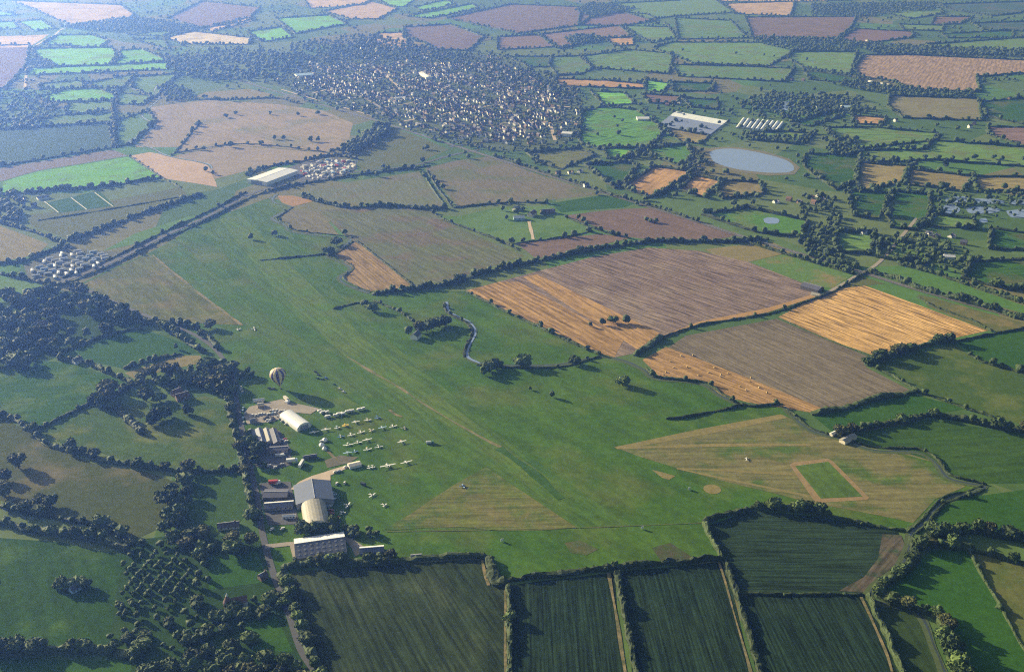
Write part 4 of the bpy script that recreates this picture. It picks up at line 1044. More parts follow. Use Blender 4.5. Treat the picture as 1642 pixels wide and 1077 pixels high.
for X, Y, h, sp, kind, ph, var in rest:
    v, f = LOW[int(var * 89) % 6]
    s = sp * (0.6 if kind == 'tall' else 1.0)
    a = var * 6.28
    w = np.stack([(v[:,0]*math.cos(a) - v[:,1]*math.sin(a)) * s + X, (v[:,0]*math.sin(a) + v[:,1]*math.cos(a)) * s + Y, v[:,2] * h], 1)
    AV.append(w); AF.append(f + n0); n0 += len(v)
AV, AF = np.concatenate(AV), np.concatenate(AF)
me = bpy.data.meshes.new('distant_trees')
me.vertices.add(len(AV)); me.vertices.foreach_set('co', AV.astype(np.float32).ravel())
me.loops.add(AF.size); me.loops.foreach_set('vertex_index', AF.astype(np.int32).ravel())
me.polygons.add(len(AF)); me.polygons.foreach_set('loop_start', np.arange(0, AF.size, 3, dtype=np.int32))
me.update(calc_edges=True)
me.materials.append(M['leaf_dark'])
tag(link('distant_trees', me), 'small far trees of hedgerows, gardens and woods reading as one mass', 'trees', kind='stuff')
print('TREES', len(TREES), 'single', n_sin, 'rest tris', len(AF))
# ------------------------------------------------------------------ buildings
def frame(a, c):
    """plan frame: origin a, x along a->c"""
    a, c = Vector(a), Vector(c)
    return math.atan2((c - a).y, (c - a).x), (c - a).length
def roof_mat(kind): return M[kind]
M['roof_blue'] = corrugated('blue_grey_sheet', (0.095, 0.12, 0.18), 0.5, 0.5, 1.5, 0)
M['roof_white'] = corrugated('white_sheet', (0.80, 0.80, 0.80), 0.40, 0.5, 2.4, 0, 0.1)
M['roof_beige'] = corrugated('weathered_sheet', (0.34, 0.32, 0.26), 0.65, 0.35, 2.0, 0)
M['roof_grey'] = corrugated('grey_cement_sheet', (0.15, 0.155, 0.185), 0.6, 0.35, 1.2, 0)
M['roof_dark'] = corrugated('dark_felt', (0.10, 0.10, 0.13), 0.6, 0.35, 1.2, 0)
M['wall_dark'] = plain('dark_boards', (0.09, 0.085, 0.085), 0.8, 0.2, 0.2)
M['wall_grey'] = plain('grey_wall', (0.30, 0.30, 0.31), 0.8, 0.25, 0.15)
M['wall_tan'] = plain('tan_wall', (0.42, 0.33, 0.24), 0.8, 0.25, 0.15)
M['rooflight'] = plain('clear_rooflight', (0.36, 0.35, 0.31), 0.4, 0.4, 0.1)
M['door_grey'] = plain('sliding_door', (0.24, 0.26, 0.30), 0.6, 0.3, 0.15)
M['red'] = plain('red_paint', (0.45, 0.05, 0.04), 0.45, 0.5, 0.08)
M['blue'] = plain('blue_paint', (0.07, 0.16, 0.42), 0.4, 0.5, 0.08)
M['lightblue'] = plain('pale_blue_paint', (0.35, 0.50, 0.68), 0.4, 0.5, 0.08)
M['yellow'] = plain('yellow_paint', (0.70, 0.50, 0.08), 0.45, 0.5, 0.08)
M['green'] = plain('green_paint', (0.06, 0.16, 0.09), 0.5, 0.4, 0.08)
M['silver'] = plain('silver_paint', (0.50, 0.51, 0.53), 0.35, 0.5, 0.06)
M['black'] = plain('black_paint', (0.03, 0.03, 0.035), 0.4, 0.5, 0.06)
M['tyre'] = M['rubber']

def gable_hall(name, label, cat, p0, p1, width, eave, ridge, wall, roof, roof2=None, door=None, lights=None, over=0.5, windows=0, chimney=False, group=None):
    """pitched hall: ridge runs p0 -> p1 through the plan centre line; width across"""
    rz, L = frame(p0, p1)
    r = empty(name, (p0[0], p0[1], 0), rz)
    W = width / 2
    mb = MB()
    mb.add([(0,-W,0),(L,-W,0),(L,W,0),(0,W,0),(0,-W,eave),(L,-W,eave),(L,W,eave),(0,W,eave),(0,0,ridge-.12),(L,0,ridge-.12)],
           [(0,1,5,4),(2,3,7,6),(0,4,8,7,3),(1,2,6,9,5)])
    mb.build('wall', M[wall], r)
    t = 0.18
    sl = (ridge - eave) / W
    for s in (-1, 1):
        q = MB()
        yo, zo = s * (W + over), eave - sl * over
        q.loft([[(-over, 0, ridge), (-over, yo, zo), (-over, yo, zo + t), (-over, 0, ridge + t)],
                [(L + over, 0, ridge), (L + over, yo, zo), (L + over, yo, zo + t), (L + over, 0, ridge + t)]])
        ro = q.build('roof_slope', M[roof if s < 0 or not roof2 else roof2], r)
        if lights and s in lights[2]:
            nx, ny, _ = lights
            for i in range(nx):
                for j in range(ny):
                    x = L * (i + 0.5) / nx; y = s * W * (j + 0.7) / (ny + 0.4)
                    z = ridge - sl * abs(y) + t + 0.02
                    k = MB(); lx, ly = L / nx * 0.17, W / (ny + 0.4) * 0.14
                    k.loft([[(x-lx, y-ly, z + sl*ly*s), (x+lx, y-ly, z + sl*ly*s), (x+lx, y+ly, z - sl*ly*s), (x-lx, y+ly, z - sl*ly*s)],
                            [(x-lx, y-ly, z+.12 + sl*ly*s), (x+lx, y-ly, z+.12 + sl*ly*s), (x+lx, y+ly, z+.12 - sl*ly*s), (x-lx, y+ly, z+.12 - sl*ly*s)]])
                    k.build('rooflight', M['rooflight'], ro)
    MB().box(-over, L + over, -0.25, 0.25, ridge + t - 0.02, ridge + t + 0.16).build('ridge_cap', M['metal'], r)
    if door is not None:
        for e in door:
            x = -0.08 if e == 0 else L + 0.08
            for s in (-1, 1):
                d = MB().box(min(x, x), x + 0.06, *( (0.04, W*0.55) if s > 0 else (-W*0.55, -0.04)), 0.0, eave * 0.92).build('door', M['door_grey'], r)
    for i in range(windows):
        x = L * (i + 0.5) / windows
        for s in (-1, 1):
            y = s * (W + 0.05)
            MB().box(x - 0.55, x + 0.55, min(y - .04*s, y), max(y - .04*s, y) + 0.01, eave * 0.4, eave * 0.78).build('window', M['glass'], r)
    if chimney:
        MB().box(L*0.78, L*0.78+0.9, -0.5, 0.4, ridge - 0.8, ridge + 1.5).build('chimney', M['brick'], r)
    tag(r, label, cat, group)
    return r
def barrel_hall(name, label, p0, p1, width, height, wall, roof, foot=1.5, n=12, band=True):
    rz, L = frame(p0, p1)
    r = empty(name, (p0[0], p0[1], 0), rz)
    W = width / 2
    arc = [(W * math.cos(math.pi * k / n), foot + (height - foot) * math.sin(math.pi * k / n)) for k in range(n + 1)]
    mb = MB()
    ring = lambda x, o: [(x, y * (W + o) / W, z + o * (z - foot) / max(0.1, height - foot)) for y, z in arc]
    v = ring(-0.3, 0.2) + ring(L + 0.3, 0.2) + ring(-0.3, 0.0) + ring(L + 0.3, 0.0)
    k = n + 1
    f = [(i, k + i, k + i + 1, i + 1) for i in range(n)] + [(2*k + i + 1, 3*k + i + 1, 3*k + i, 2*k + i) for i in range(n)]
    f += [(i, i + 1, 2*k + i + 1, 2*k + i) for i in range(n)] + [(k + i + 1, k + i, 3*k + i, 3*k + i + 1) for i in range(n)]
    mb.add(v, f)
    ro = mb.build('roof', M[roof], r)
    if band:
        nb = int(L / 3.2)
        for j in range(nb):
            x = L * (j + 0.5) / nb
            q = MB(); a = [(x - .12, y * 1.022, z * 1.012 + 0.03) for y, z in ring_yz(arc, W)]; c = [(x + .12, y, z) for _x, y, z in a]
            q.add(a + c, [(i, k + i, k + i + 1, i + 1) for i in range(n)])
            q.build('rib', M['metal'], ro)
    w = MB()
    for x, s in ((0.0, -1), (L, 1)):
        e = [(x, y, z) for y, z in arc] + [(x, -W, 0), (x, W, 0)]
        w.add(e, [tuple(range(len(e)))])
    w.build('end_wall', M[wall], r)
    for s in (-1, 1):
        MB().box(0.02, L - .02, s * W - 0.1, s * W + 0.1, 0, foot).build('side_wall', M[wall], r)
    for s in (-1, 1):
        MB().box(L + 0.05, L + 0.14, *((0.05, W*0.6) if s > 0 else (-W*0.6, -0.05)), 0, height * 0.68).build('door', M['door_grey'], r)
    tag(r, label, 'hangar')
    return r
def ring_yz(arc, W): return arc

hb_ = lambda x, y: g(x, y)
barrel_hall('hangar', 'white barrel roofed hangar beside rows of parked cars', g(460, 668), g(488, 688), 14.0, 6.6, 'white', 'roof_white', foot=2.2)
gable_hall('hangar', 'large hangar with a wide blue grey pitched roof', 'hangar', g(501, 783, 0), g(506, 813), 29.0, 5.2, 9.0, 'wall_grey', 'roof_blue', door=(1,))
barrel_hall('hangar', 'weathered beige arched hangar behind the blue grey one', g(503, 815), g(510, 850), 19.0, 9.0, 'cream', 'roof_beige', foot=3.2, band=False)
gable_hall('workshop', 'big grey workshop roof dotted with pale rooflights', 'workshop', g(474, 884), g(553, 872.5), 25.0, 2.6, 6.8, 'wall_tan', 'roof_grey', roof2='roof_white', lights=(8, 3, (-1,)), door=(0,))
gable_hall('shed', 'long white roofed hut beside the lane', 'hut', g(425, 815), g(470, 811.5), 8.5, 2.8, 4.6, 'wall_grey', 'roof_grey', roof2='white', windows=6)
gable_hall('shed', 'thin white shed behind the beige hangar', 'shed', g(453.5, 830.5), g(474, 829.5), 2.6, 2.2, 2.8, 'white', 'white', windows=4, over=0.2)
gable_hall('shed', 'small blue roofed shed next to the rooflit workshop', 'shed', g(578, 887), g(615, 884), 7.5, 3.0, 4.6, 'wall_dark', 'roof_blue', roof2='white', door=(0,))
gable_hall('shed', 'low grey shelter by the crop hedge', 'shed', g(659, 895), g(676, 893.5), 4.0, 2.2, 3.0, 'white', 'roof_grey', over=0.2)
gable_hall('shed', 'long blue roofed hut close to the lane', 'hut', g(402, 694), g(408, 714), 7.0, 2.8, 4.4, 'wall_dark', 'roof_blue', windows=5)
gable_hall('shed', 'second long blue roofed hut beside the first', 'hut', g(415, 692), g(421, 713), 6.0, 2.8, 4.2, 'wall_dark', 'roof_blue', windows=5)
gable_hall('shed', 'narrow pale roofed hut beside the blue huts', 'hut', g(427, 691), g(433, 711), 4.5, 2.6, 3.6, 'cream', 'roof_beige', windows=5)
gable_hall('shed', 'dark roofed hut at the end of the hut row', 'hut', g(438, 692), g(445, 714), 6.0, 2.8, 4.0, 'wall_dark', 'roof_dark', windows=5)
gable_hall('shed', 'wide dark hut with a lit tan end wall', 'hut', g(433, 724), g(462, 722), 7.5, 3.0, 4.2, 'wall_tan', 'roof_dark', windows=4)
gable_hall('shed', 'dark shed behind the wide dark hut', 'hut', g(408, 727), g(424, 728), 7.0, 2.8, 4.0, 'wall_dark', 'roof_dark', windows=3)
gable_hall('shed', 'old dark portable hut on the grass by the bus', 'hut', g(486, 736), g(508, 732.5), 3.4, 2.5, 3.1, 'wall_dark', 'roof_dark', windows=6, over=0.15)
gable_hall('shed', 'dark yard shed with a white roofed porch', 'shed', g(424, 796), g(462, 795), 12.0, 3.2, 4.6, 'wall_dark', 'roof_dark', windows=3)
gable_hall('shed', 'small grey hut by the gravel car park', 'hut', g(413, 652.5), g(423, 651), 6.0, 2.6, 3.4, 'wall_tan', 'roof_beige', over=0.2)
gable_hall('shed', 'long low white shed at the edge of the car park', 'shed', g(406, 644.5), g(424, 642.5), 2.6, 2.2, 2.8, 'white', 'roof_white', over=0.2)
gable_hall('shed', 'small blue grey hut beside the car park track', 'hut', g(401, 677), g(410, 676), 5.0, 2.6, 3.4, 'wall_grey', 'roof_blue', over=0.2)
gable_hall('shed', 'yellow lit shed by the stream bridge', 'shed', g(1350, 711), g(1369, 701.5), 6.0, 3.0, 4.0, 'cream', 'roof_beige', over=0.3)
gable_hall('shed', 'tiny pale hut beside the stream', 'shed', g(1332, 699), g(1341, 695), 3.5, 2.2, 2.8, 'cream', 'roof_white', over=0.2)
# farms and cottages
def cottage(label, x, y, L, W, ang, wall, roof, h=2.8, rg=5.8, name='house', group=None):
    X, Y = g(x, y)
    d = (math.cos(ang), math.sin(ang))
    return gable_hall(name, label, 'house', (X - d[0]*L/2, Y - d[1]*L/2), (X + d[0]*L/2, Y + d[1]*L/2), W, h, rg, wall, roof, windows=3, chimney=True, over=0.35, group=group)
cottage('orange lit farmhouse by the sandy track', 853, 346, 16, 9, 1.1, 'cream', 'red_tile', 4.5, 8)
cottage('white farmhouse with a slate roof in the dark wood', 58, 527, 14, 8, 1.2, 'white', 'slate', 4.5, 7.5)
cottage('white cottage further along the dark wood', 68, 525, 10, 7, 1.2, 'white', 'red_tile', 4, 7)
cottage('brick farmhouse in the garden below the small wood', 293, 640, 12, 7, 0.6, 'brick', 'red_tile', 4, 7)
cottage('brick cottage beside the garden farmhouse', 284, 633, 10, 7, 0.9, 'brick', 'red_tile', 3.5, 6.5)
cottage('white cottage under the copse by the stream', 667, 542, 11, 8, 1.2, 'white', 'slate', 4.5, 7.5)
cottage('pale cottage at the top of the wood meadow', 125, 581, 9, 6, 0.9, 'white', 'slate', 3.2, 5.8)
cottage('pale cottage inside the lone meadow thicket', 121, 946, 7, 5, 1.0, 'lightblue', 'slate', 3, 5)
cottage('brick house beside the lane below the paddock', 422, 927, 6, 5, 0.8, 'brick', 'brown_tile', 3, 5)
cottage('low tan bungalow in the shaded meadow', 367, 845, 16, 7, 0.2, 'cream', 'brown_tile', 2.6, 4.6)
cottage('long brick barn by the orange farmhouse', 878, 342, 22, 8, 0.2, 'brick', 'red_tile', 3.5, 6.5, 'barn')
cottage('pale farm barn beside the sandy track', 832, 352, 16, 9, 0.1, 'lightblue', 'roof_white', 3.5, 6, 'barn')
cottage('slate roofed barn above the farm paddock', 828, 337, 12, 7, 0.8, 'cream', 'slate', 3.5, 6, 'barn')
gable_hall('barn', 'blue grey barn by the level crossing road', 'barn', g(1288, 460), g(1316, 468), 15.0, 4.0, 6.5, 'wall_dark', 'roof_dark', door=(0,))
gable_hall('barn', 'tan stone byre at the farm road bend', 'barn', g(1301, 473), g(1314, 476), 5.0, 2.5, 4.0, 'cream', 'roof_beige')
gable_hall('barn', 'long white poultry barn at the straw striped field', 'barn', g(1393, 133), g(1425, 139), 16.0, 3.5, 6.0, 'white', 'white')
gable_hall('barn', 'pale blue barn among the trees past the polytunnels', 'barn', g(1350, 174), g(1364, 174), 24.0, 4.5, 7.0, 'white', 'lightblue')
gable_hall('barn', 'white roofed barn in the gardens beyond the strip', 'barn', g(1513, 413), g(1530, 414), 9.0, 3.0, 5.0, 'white', 'roof_white')
gable_hall('barn', 'pale clubhouse beside the sports pitches', 'barn', g(60, 320), g(78, 317), 12.0, 3.0, 5.0, 'white', 'slate')
gable_hall('barn', 'pale grey barn on the village pasture', 'barn', g(1021, 192), g(1040, 192), 22.0, 4.0, 6.5, 'white', 'roof_white')
gable_hall('factory', 'huge white roofed warehouse by the straight road', 'warehouse', g(412, 296), g(463, 277), 42.0, 6.5, 8.0, 'white', 'roof_white', door=(0,), over=0.4)
gable_hall('factory', 'pale flat warehouse by the railway station', 'warehouse', g(474, 124), g(500, 122), 34.0, 6.0, 8.0, 'white', 'lightblue')
gable_hall('factory', 'white village school hall roof', 'hall', g(676, 119), g(688, 127), 16.0, 5.0, 7.0, 'white', 'white')
gable_hall('factory', 'white depot roof among the village gardens', 'depot', g(632, 160), g(648, 158), 14.0, 4.0, 5.5, 'white', 'roof_white')
gable_hall('factory', 'white walled works at the village edge', 'works', g(902, 217), g(918, 218), 20.0, 6.0, 8.0, 'white', 'roof_white')
# oast house: kiln with a white cowl
X, Y = g(366, 974)
oast = empty('oast_house', (X, Y, 0), 0.3)
MB().cyl((0, 0, 0), (0, 0, 5.0), 2.8, 2.8, 14).build('kiln', M['brick'], oast)
MB().cyl((0, 0, 5.0), (0, 0, 10.0), 3.1, 0.6, 14).build('kiln_roof', M['red_tile'], oast)
MB().cyl((0, 0, 10.0), (0.3, 0, 12.2), 0.75, 0.15, 8).build('cowl', M['white'], oast)
MB().add([(3,-3,0),(13,-3,0),(13,3,0),(3,3,0),(3,-3,4.6),(13,-3,4.6),(13,3,4.6),(3,3,4.6),(3,0,7.6),(13,0,7.6)], [(0,1,5,4),(2,3,7,6),(0,4,8,7,3),(1,2,6,9,5)]).build('wall', M['white'], oast)
for s in (-1, 1):
    MB().loft([[(2.8,0,7.65),(2.8,s*3.4,4.3),(2.8,s*3.4,4.5),(2.8,0,7.85)], [(13.3,0,7.65),(13.3,s*3.4,4.3),(13.3,s*3.4,4.5),(13.3,0,7.85)]]).build('roof_slope', M['red_tile'], oast)
tag(oast, 'oast house with round kiln and white cowl among shrubs', 'oast house')

# polytunnels
def tunnel(p0, p1, width, h, mat, label, group):
    rz, L = frame(p0, p1)
    n = 8
    arc = [(width/2 * math.cos(math.pi*k/n), h * math.sin(math.pi*k/n)) for k in range(n + 1)]
    v = [(0, y, z) for y, z in arc] + [(L, y, z) for y, z in arc]
    k = n + 1
    f = [(i, k+i, k+i+1, i+1) for i in range(n)] + [tuple(range(k - 1, -1, -1)), tuple(range(k, 2*k))]
    r = empty('polytunnel', (p0[0], p0[1], 0.02), rz)
    link('cover', mesh('cover', v, f, [mat]), r)
    for x in (-0.05, L - 0.05):
        MB().box(x, x + 0.1, -1.2, 1.2, 0, h * 0.7).build('door', M['wall_grey'], r)
    tag(r, label, 'polytunnel', group)
M['poly_blue'] = plain('dull_polythene', (0.17, 0.21, 0.33), 0.8, 0.15, 0.2, 0.1)
M['poly_white'] = plain('white_polythene', (0.58, 0.62, 0.68), 0.7, 0.2, 0.08, 0.1)
for k in range(13):
    t = k / 12
    a = (1057 + (1083 - 1057) * t, 201 + (181 - 201) * t); c = (1140 + (1166 - 1140) * t, 217 + (196 - 217) * t)
    pale = k >= 9
    tunnel(g(*a), g(*c), 7.4, 3.2, M['poly_white' if pale else 'poly_blue'], 'pale polythene tunnel at the back of the tunnel block' if pale else 'dull blue polythene tunnel in the big tunnel block', 'pale tunnels' if pale else 'dull blue tunnels')
for k in range(9):
    t = k / 8
    a = (1182 + 62 * t, 206 + 5 * t); c = (1193 + 62 * t, 191 + 6 * t)
    tunnel(g(*a), g(*c), 7.0, 3.4, M['poly_white'], 'short white polytunnel beside the tunnel block', 'short white tunnels')

# yards
def yard(label, flat, mat, z=0.30):
    tag(link('yard', sheet_mesh('yard', wiggle(gp(flat), 1.5, 10), z, mat)), label, 'yard', kind='structure')
yard('gravel car park beside the white hangar', [390,664,400,652,425,646,452,640,470,646,490,650,512,655,498,664,480,662,462,660,440,676,395,680], M['gravel'])
yard('pale concrete apron in front of the blue grey hangar', [466,784,480,772,500,763,520,757,556,746,558,750,530,762,530,776,500,778,474,786], M['sand'])
yard('dark tarmac yard among the huts', [398,690,448,690,466,720,468,745,440,752,410,748], M['asphalt'], 0.28)
yard('dark tarmac yard beside the white roofed hut', [415,775,466,772,474,815,480,840,430,842,420,800], M['asphalt'], 0.28)
yard('worn grey taxi patch by the parked aircraft', [520,738,545,730,575,733,560,742,525,750], field_mat((0.13,0.12,0.085),(0.17,0.155,0.11)), 0.26)
yard('trodden earth round the rooflit workshop', [464,872,480,864,552,858,565,864,590,880,570,892,556,868,470,896], M['gravel'], 0.28)
yard('grey lorry yard behind the white warehouse', [460,270,480,262,530,254,572,258,572,270,555,283,490,292,470,284], M['asphalt'], 0.3)

# ------------------------------------------------------------------ vehicles
def car(name, body, kind='car'):
    r = empty(name, (0, 0, 0))
    if kind == 'car':
        L, W, H = 4.2, 1.7, 0.85
        MB().loft([[(-L/2, -W/2*.9, .3), (-L/2, W/2*.9, .3), (-L/2, W/2*.85, .75), (-L/2, -W/2*.85, .75)], [(-L*.3, -W/2, .25), (-L*.3, W/2, .25), (-L*.3, W/2*.95, .95), (-L*.3, -W/2*.95, .95)],
                   [(L*.2, -W/2, .25), (L*.2, W/2, .25), (L*.2, W/2*.95, .9), (L*.2, -W/2*.95, .9)], [(L/2, -W/2*.88, .3), (L/2, W/2*.88, .3), (L/2, W/2*.8, .65), (L/2, -W/2*.8, .65)]]).build('body', M[body], r)
        MB().loft([[(-1.75, -.78, .9), (1.0, -.78, .88), (1.0, .78, .88), (-1.75, .78, .9)], [(-1.3, -.62, 1.36), (.35, -.62, 1.36), (.35, .62, 1.36), (-1.3, .62, 1.36)]]).build('window_band', M['glass'], r)
        MB().box(-1.28, .33, -.61, .61, 1.35, 1.42).build('roof', M[body], r)
        ws = ((-1.3, .78), (1.35, .78), (-1.3, -.78), (1.35, -.78)); wr = 0.32
    elif kind == 'van':
        MB().loft([[(-2.5, -.95, .35), (-2.5, .95, .35), (-2.5, .9, 2.2), (-2.5, -.9, 2.2)], [(1.3, -.95, .35), (1.3, .95, .35), (1.3, .9, 2.2), (1.3, -.9, 2.2)], [(2.4, -.9, .4), (2.4, .9, .4), (2.4, .8, 1.1), (2.4, -.8, 1.1)]]).build('body', M[body], r)
        MB().add([(1.4, -.8, 2.08), (1.4, .8, 2.08), (2.2, .78, 1.28), (2.2, -.78, 1.28)], [(0, 3, 2, 1)]).build('windscreen', M['glass'], r)
        ws = ((-1.6, .85), (1.5, .85), (-1.6, -.85), (1.5, -.85)); wr = 0.36
    elif kind == 'lorry':
        MB().box(-5, 2.4, -1.25, 1.25, 1.1, 3.7).build('box_body', M[body], r)
        MB().loft([[(2.6, -1.2, .6), (4.6, -1.2, .6), (4.6, 1.2, .6), (2.6, 1.2, .6)], [(2.6, -1.2, 2.9), (4.3, -1.2, 2.9), (4.3, 1.2, 2.9), (2.6, 1.2, 2.9)]]).build('cab', M['white' if body != 'white' else 'lightblue'], r)
        MB().box(-5, 4.2, -.5, .5, .6, 1.08).build('chassis', M['black'], r)
        ws = ((-3.8, 1.0), (-2.6, 1.0), (3.4, 1.0), (-3.8, -1.0), (-2.6, -1.0), (3.4, -1.0)); wr = 0.5
    elif kind == 'caravan':
        MB().loft([[(-2.4, -1.05, .5), (2.3, -1.05, .5), (2.3, 1.05, .5), (-2.4, 1.05, .5)], [(-2.7, -1.08, 1.5), (2.7, -1.08, 1.5), (2.7, 1.08, 1.5), (-2.7, 1.08, 1.5)], [(-2.0, -1.0, 2.55), (2.0, -1.0, 2.55), (2.0, 1.0, 2.55), (-2.0, 1.0, 2.55)]]).build('body', M[body], r)
        for s in (-1, 1):
            MB().box(-1.4, 1.4, s*1.10 - .03, s*1.10 + .03, 1.35, 1.95).build('window', M['glass'], r)
        MB().box(2.5, 3.9, -.06, .06, .45, .55).build('tow_bar', M['metal'], r)
        ws = ((0, 1.0), (0, -1.0)); wr = 0.35
    else:
        MB().loft([[(-5.2, -1.2, .5), (5.2, -1.2, .5), (5.2, 1.2, .5), (-5.2, 1.2, .5)], [(-5.2, -1.2, 3.0), (5.0, -1.2, 3.0), (5.0, 1.2, 3.0), (-5.2, 1.2, 3.0)], [(-5.0, -1.0, 3.2), (4.8, -1.0, 3.2), (4.8, 1.0, 3.2), (-5.0, 1.0, 3.2)]]).build('body', M[body], r)
        for s in (-1, 1):
            MB().box(-4.8, 4.6, s*1.21 - .02, s*1.21 + .02, 1.7, 2.6).build('window', M['glass'], r)
        ws = ((-3, 1.05), (3, 1.05), (-3, -1.05), (3, -1.05)); wr = 0.5
    for x, y in ws:
        MB().cyl((x, y - .1, wr), (x, y + .1, wr), wr, wr, 8).build('wheel', M['tyre'], r)
    return r
PROTO = {}
def place(name, kind, body, x, y, rz, label, group=None, cat=None):
    X, Y = g(x, y)
    key = (name, kind, body)
    if key not in PROTO:
        PROTO[key] = car(name, body, kind); o = PROTO[key]
    else:
        o = copy_tree(PROTO[key])
    o.location = (X, Y, 0.31); o.rotation_euler = (0, 0, rz)
    return tag(o, label, cat or kind, group)
CARC = ['white', 'silver', 'white', 'red', 'blue', 'silver', 'white', 'black', 'lightblue', 'cream', 'green']
CN = {'white': 'white', 'silver': 'silver', 'red': 'red', 'blue': 'blue', 'black': 'black', 'lightblue': 'pale blue', 'cream': 'cream', 'green': 'green', 'yellow': 'yellow'}
def cars(row, ang, where, jit=0.12, cols=CARC):
    for i, (x, y) in enumerate(row):
        c = random.choice(cols)
        place('parked_car', 'car', c, x, y, ang + random.uniform(-jit, jit), f'{CN[c]} car parked {where}', f'{CN[c]} cars parked {where}')
cars([(405,666),(410,666.5),(415,665),(419.5,664),(424,664),(429,665),(433,664),(437,663.5),(441,663)], 1.5, 'in the front row of the gravel car park', cols=['white','white','silver','cream','white','lightblue'])
cars([(434,659.5),(438,659),(443.5,658.5),(448,660.5),(452.5,659.5),(456,659)], 1.5, 'in the back row of the gravel car park', cols=['white','white','silver','cream'])
cars([(425,672),(429,674.5),(432,676.5),(434,673.5),(436,670.5),(438.5,672.5),(428,670)], 0.9, 'beside the hangar track', cols=['white','silver','white','black'])
cars([(446,668),(449,671.5),(453,675.5),(459.5,680)], 0.9, 'against the white hangar wall', cols=['white','cream','silver'])
cars([(390,655),(389.5,659),(393,663.5),(390.5,671)], 1.6, 'on the lane side of the car park', cols=['white','lightblue','silver'])
cars([(447,706),(450,708),(453,706.5),(457,705),(459,708),(447,711)], 0.7, 'on the grass beside the huts', cols=['red','white','silver','black'])
cars([(405,716),(412,719),(417,716),(418,714),(424,716),(426,721)], 0.6, 'in the dark yard among the huts', cols=['white','silver','white','blue'])
cars([(415,740),(416,745),(420,748),(431,747),(441,750),(447,747),(452,745)], 0.8, 'under the trees by the huts', cols=['white','silver','lightblue','black'])
cars([(436,849),(453,848)], 1.0, 'on the lawn behind the white roofed hut', cols=['white'])
cars([(527,803),(531,797),(536,801),(533,791),(537,794),(525,812),(530,812)], 0.8, 'at the corner of the blue grey hangar', cols=['white','silver','lightblue'])
cars([(531,819),(532,824),(533,829),(534,834),(536,839),(537,843)], 0.15, 'in line beside the beige hangar', cols=['white','cream','white','red'])
cars([(541,831),(543,836)], 1.2, 'behind the line by the beige hangar', cols=['red','white'])
cars([(509,607),(517,608.5)], 2.6, 'by the spectators on the airfield fence', cols=['black','green'])
cars([(506,597),(511,602),(523,607),(536,617)], -0.6, 'in the loose line on open grass', cols=['black','green','blue'])
cars([(545,624),(551,629)], -0.6, 'at the end of the loose line on open grass', cols=['white'])
cars([(432,623),(439,624)], 0.1, 'next to the striped balloon', cols=['black'])
cars([(386,621.5),(386.5,625),(389,628.5)], 1.4, 'on the verge near the balloon', cols=['white'])
cars([(393,730),(398.5,750),(391,678)], 1.75, 'driving on the lane', cols=['white','silver'])
cars([(540,776),(552.5,775)], 1.5, 'on the edge of the apron grass', cols=['white'])
cars([(496,778)], 0.4, 'tight against the blue grey roof', cols=['white'])
cars([(538,757),(544,755.5),(555,749)], 0.4, 'driving off the apron', cols=['white'])
cars([(516,707.5),(520,720)], 0.9, 'near the tents on the grass', cols=['white'])
place('van', 'van', 'white', 582, 779, 2.6, 'dark shadowed van alone by the taxi patch') if False else None
place('van', 'van', 'black', 583, 778, -0.5, 'dark van alone on the airfield grass')
place('bus', 'bus', 'white', 483.5, 746, 1.45, 'white bus standing end on beside the portable hut')
place('lorry', 'lorry', 'white', 469, 741, 0.25, 'white lorry with a pale blue cab near the portable hut')
place('lorry', 'lorry', 'red', 441, 776, 0.1, 'red lorry parked in the dark yard')
place('van', 'van', 'white', 447, 775, 1.0, 'white van beside the red lorry')
place('van', 'van', 'white', 453, 731, 0.3, 'white van in front of the wide dark hut')
place('van', 'van', 'silver', 446, 731.5, 0.2, 'silver van in front of the wide dark hut')
place('van', 'van', 'white', 459, 646, 2.5, 'white van at the back of the car park') 
place('lorry', 'lorry', 'cream', 460, 643, -0.9, 'cream lorry at the back of the car park')
for i, (x, y, a) in enumerate([(513,660,.5),(516,663,.9),(519,662,.2),(525,662,.7),(527,669,.3),(523,669.5,1.2),(538,667.5,.1),(543.5,665,.4),(547,664.5,.9),(550.5,665,.5),(557,661.5,.2),(560,660.5,.5),(565,660,.4),(576,658,.3),(582.5,656.5,.6)]):
    place('caravan', 'caravan', 'white', x, y, a, 'white trailer in the row above the parked aircraft', 'white trailers above the parked aircraft').scale = (0.8, 0.85, 0.85)
# low bright marquee by the taxi patch
rz, L = frame(g(559, 749.5), g(578, 745))
mq = empty('marquee', (*g(559, 749.5), 0), rz)
MB().box(0, L, -3.2, 3.2, 0, 2.3).build('wall', M['white'], mq)
for s in (-1, 1):
    MB().loft([[(-.2, 0, 3.3), (-.2, s*3.5, 2.25), (-.2, s*3.5, 2.35), (-.2, 0, 3.4)], [(L+.2, 0, 3.3), (L+.2, s*3.5, 2.25), (L+.2, s*3.5, 2.35), (L+.2, 0, 3.4)]]).build('roof_slope', M['cream'], mq)
tag(mq, 'long cream marquee beside the apron track', 'marquee')
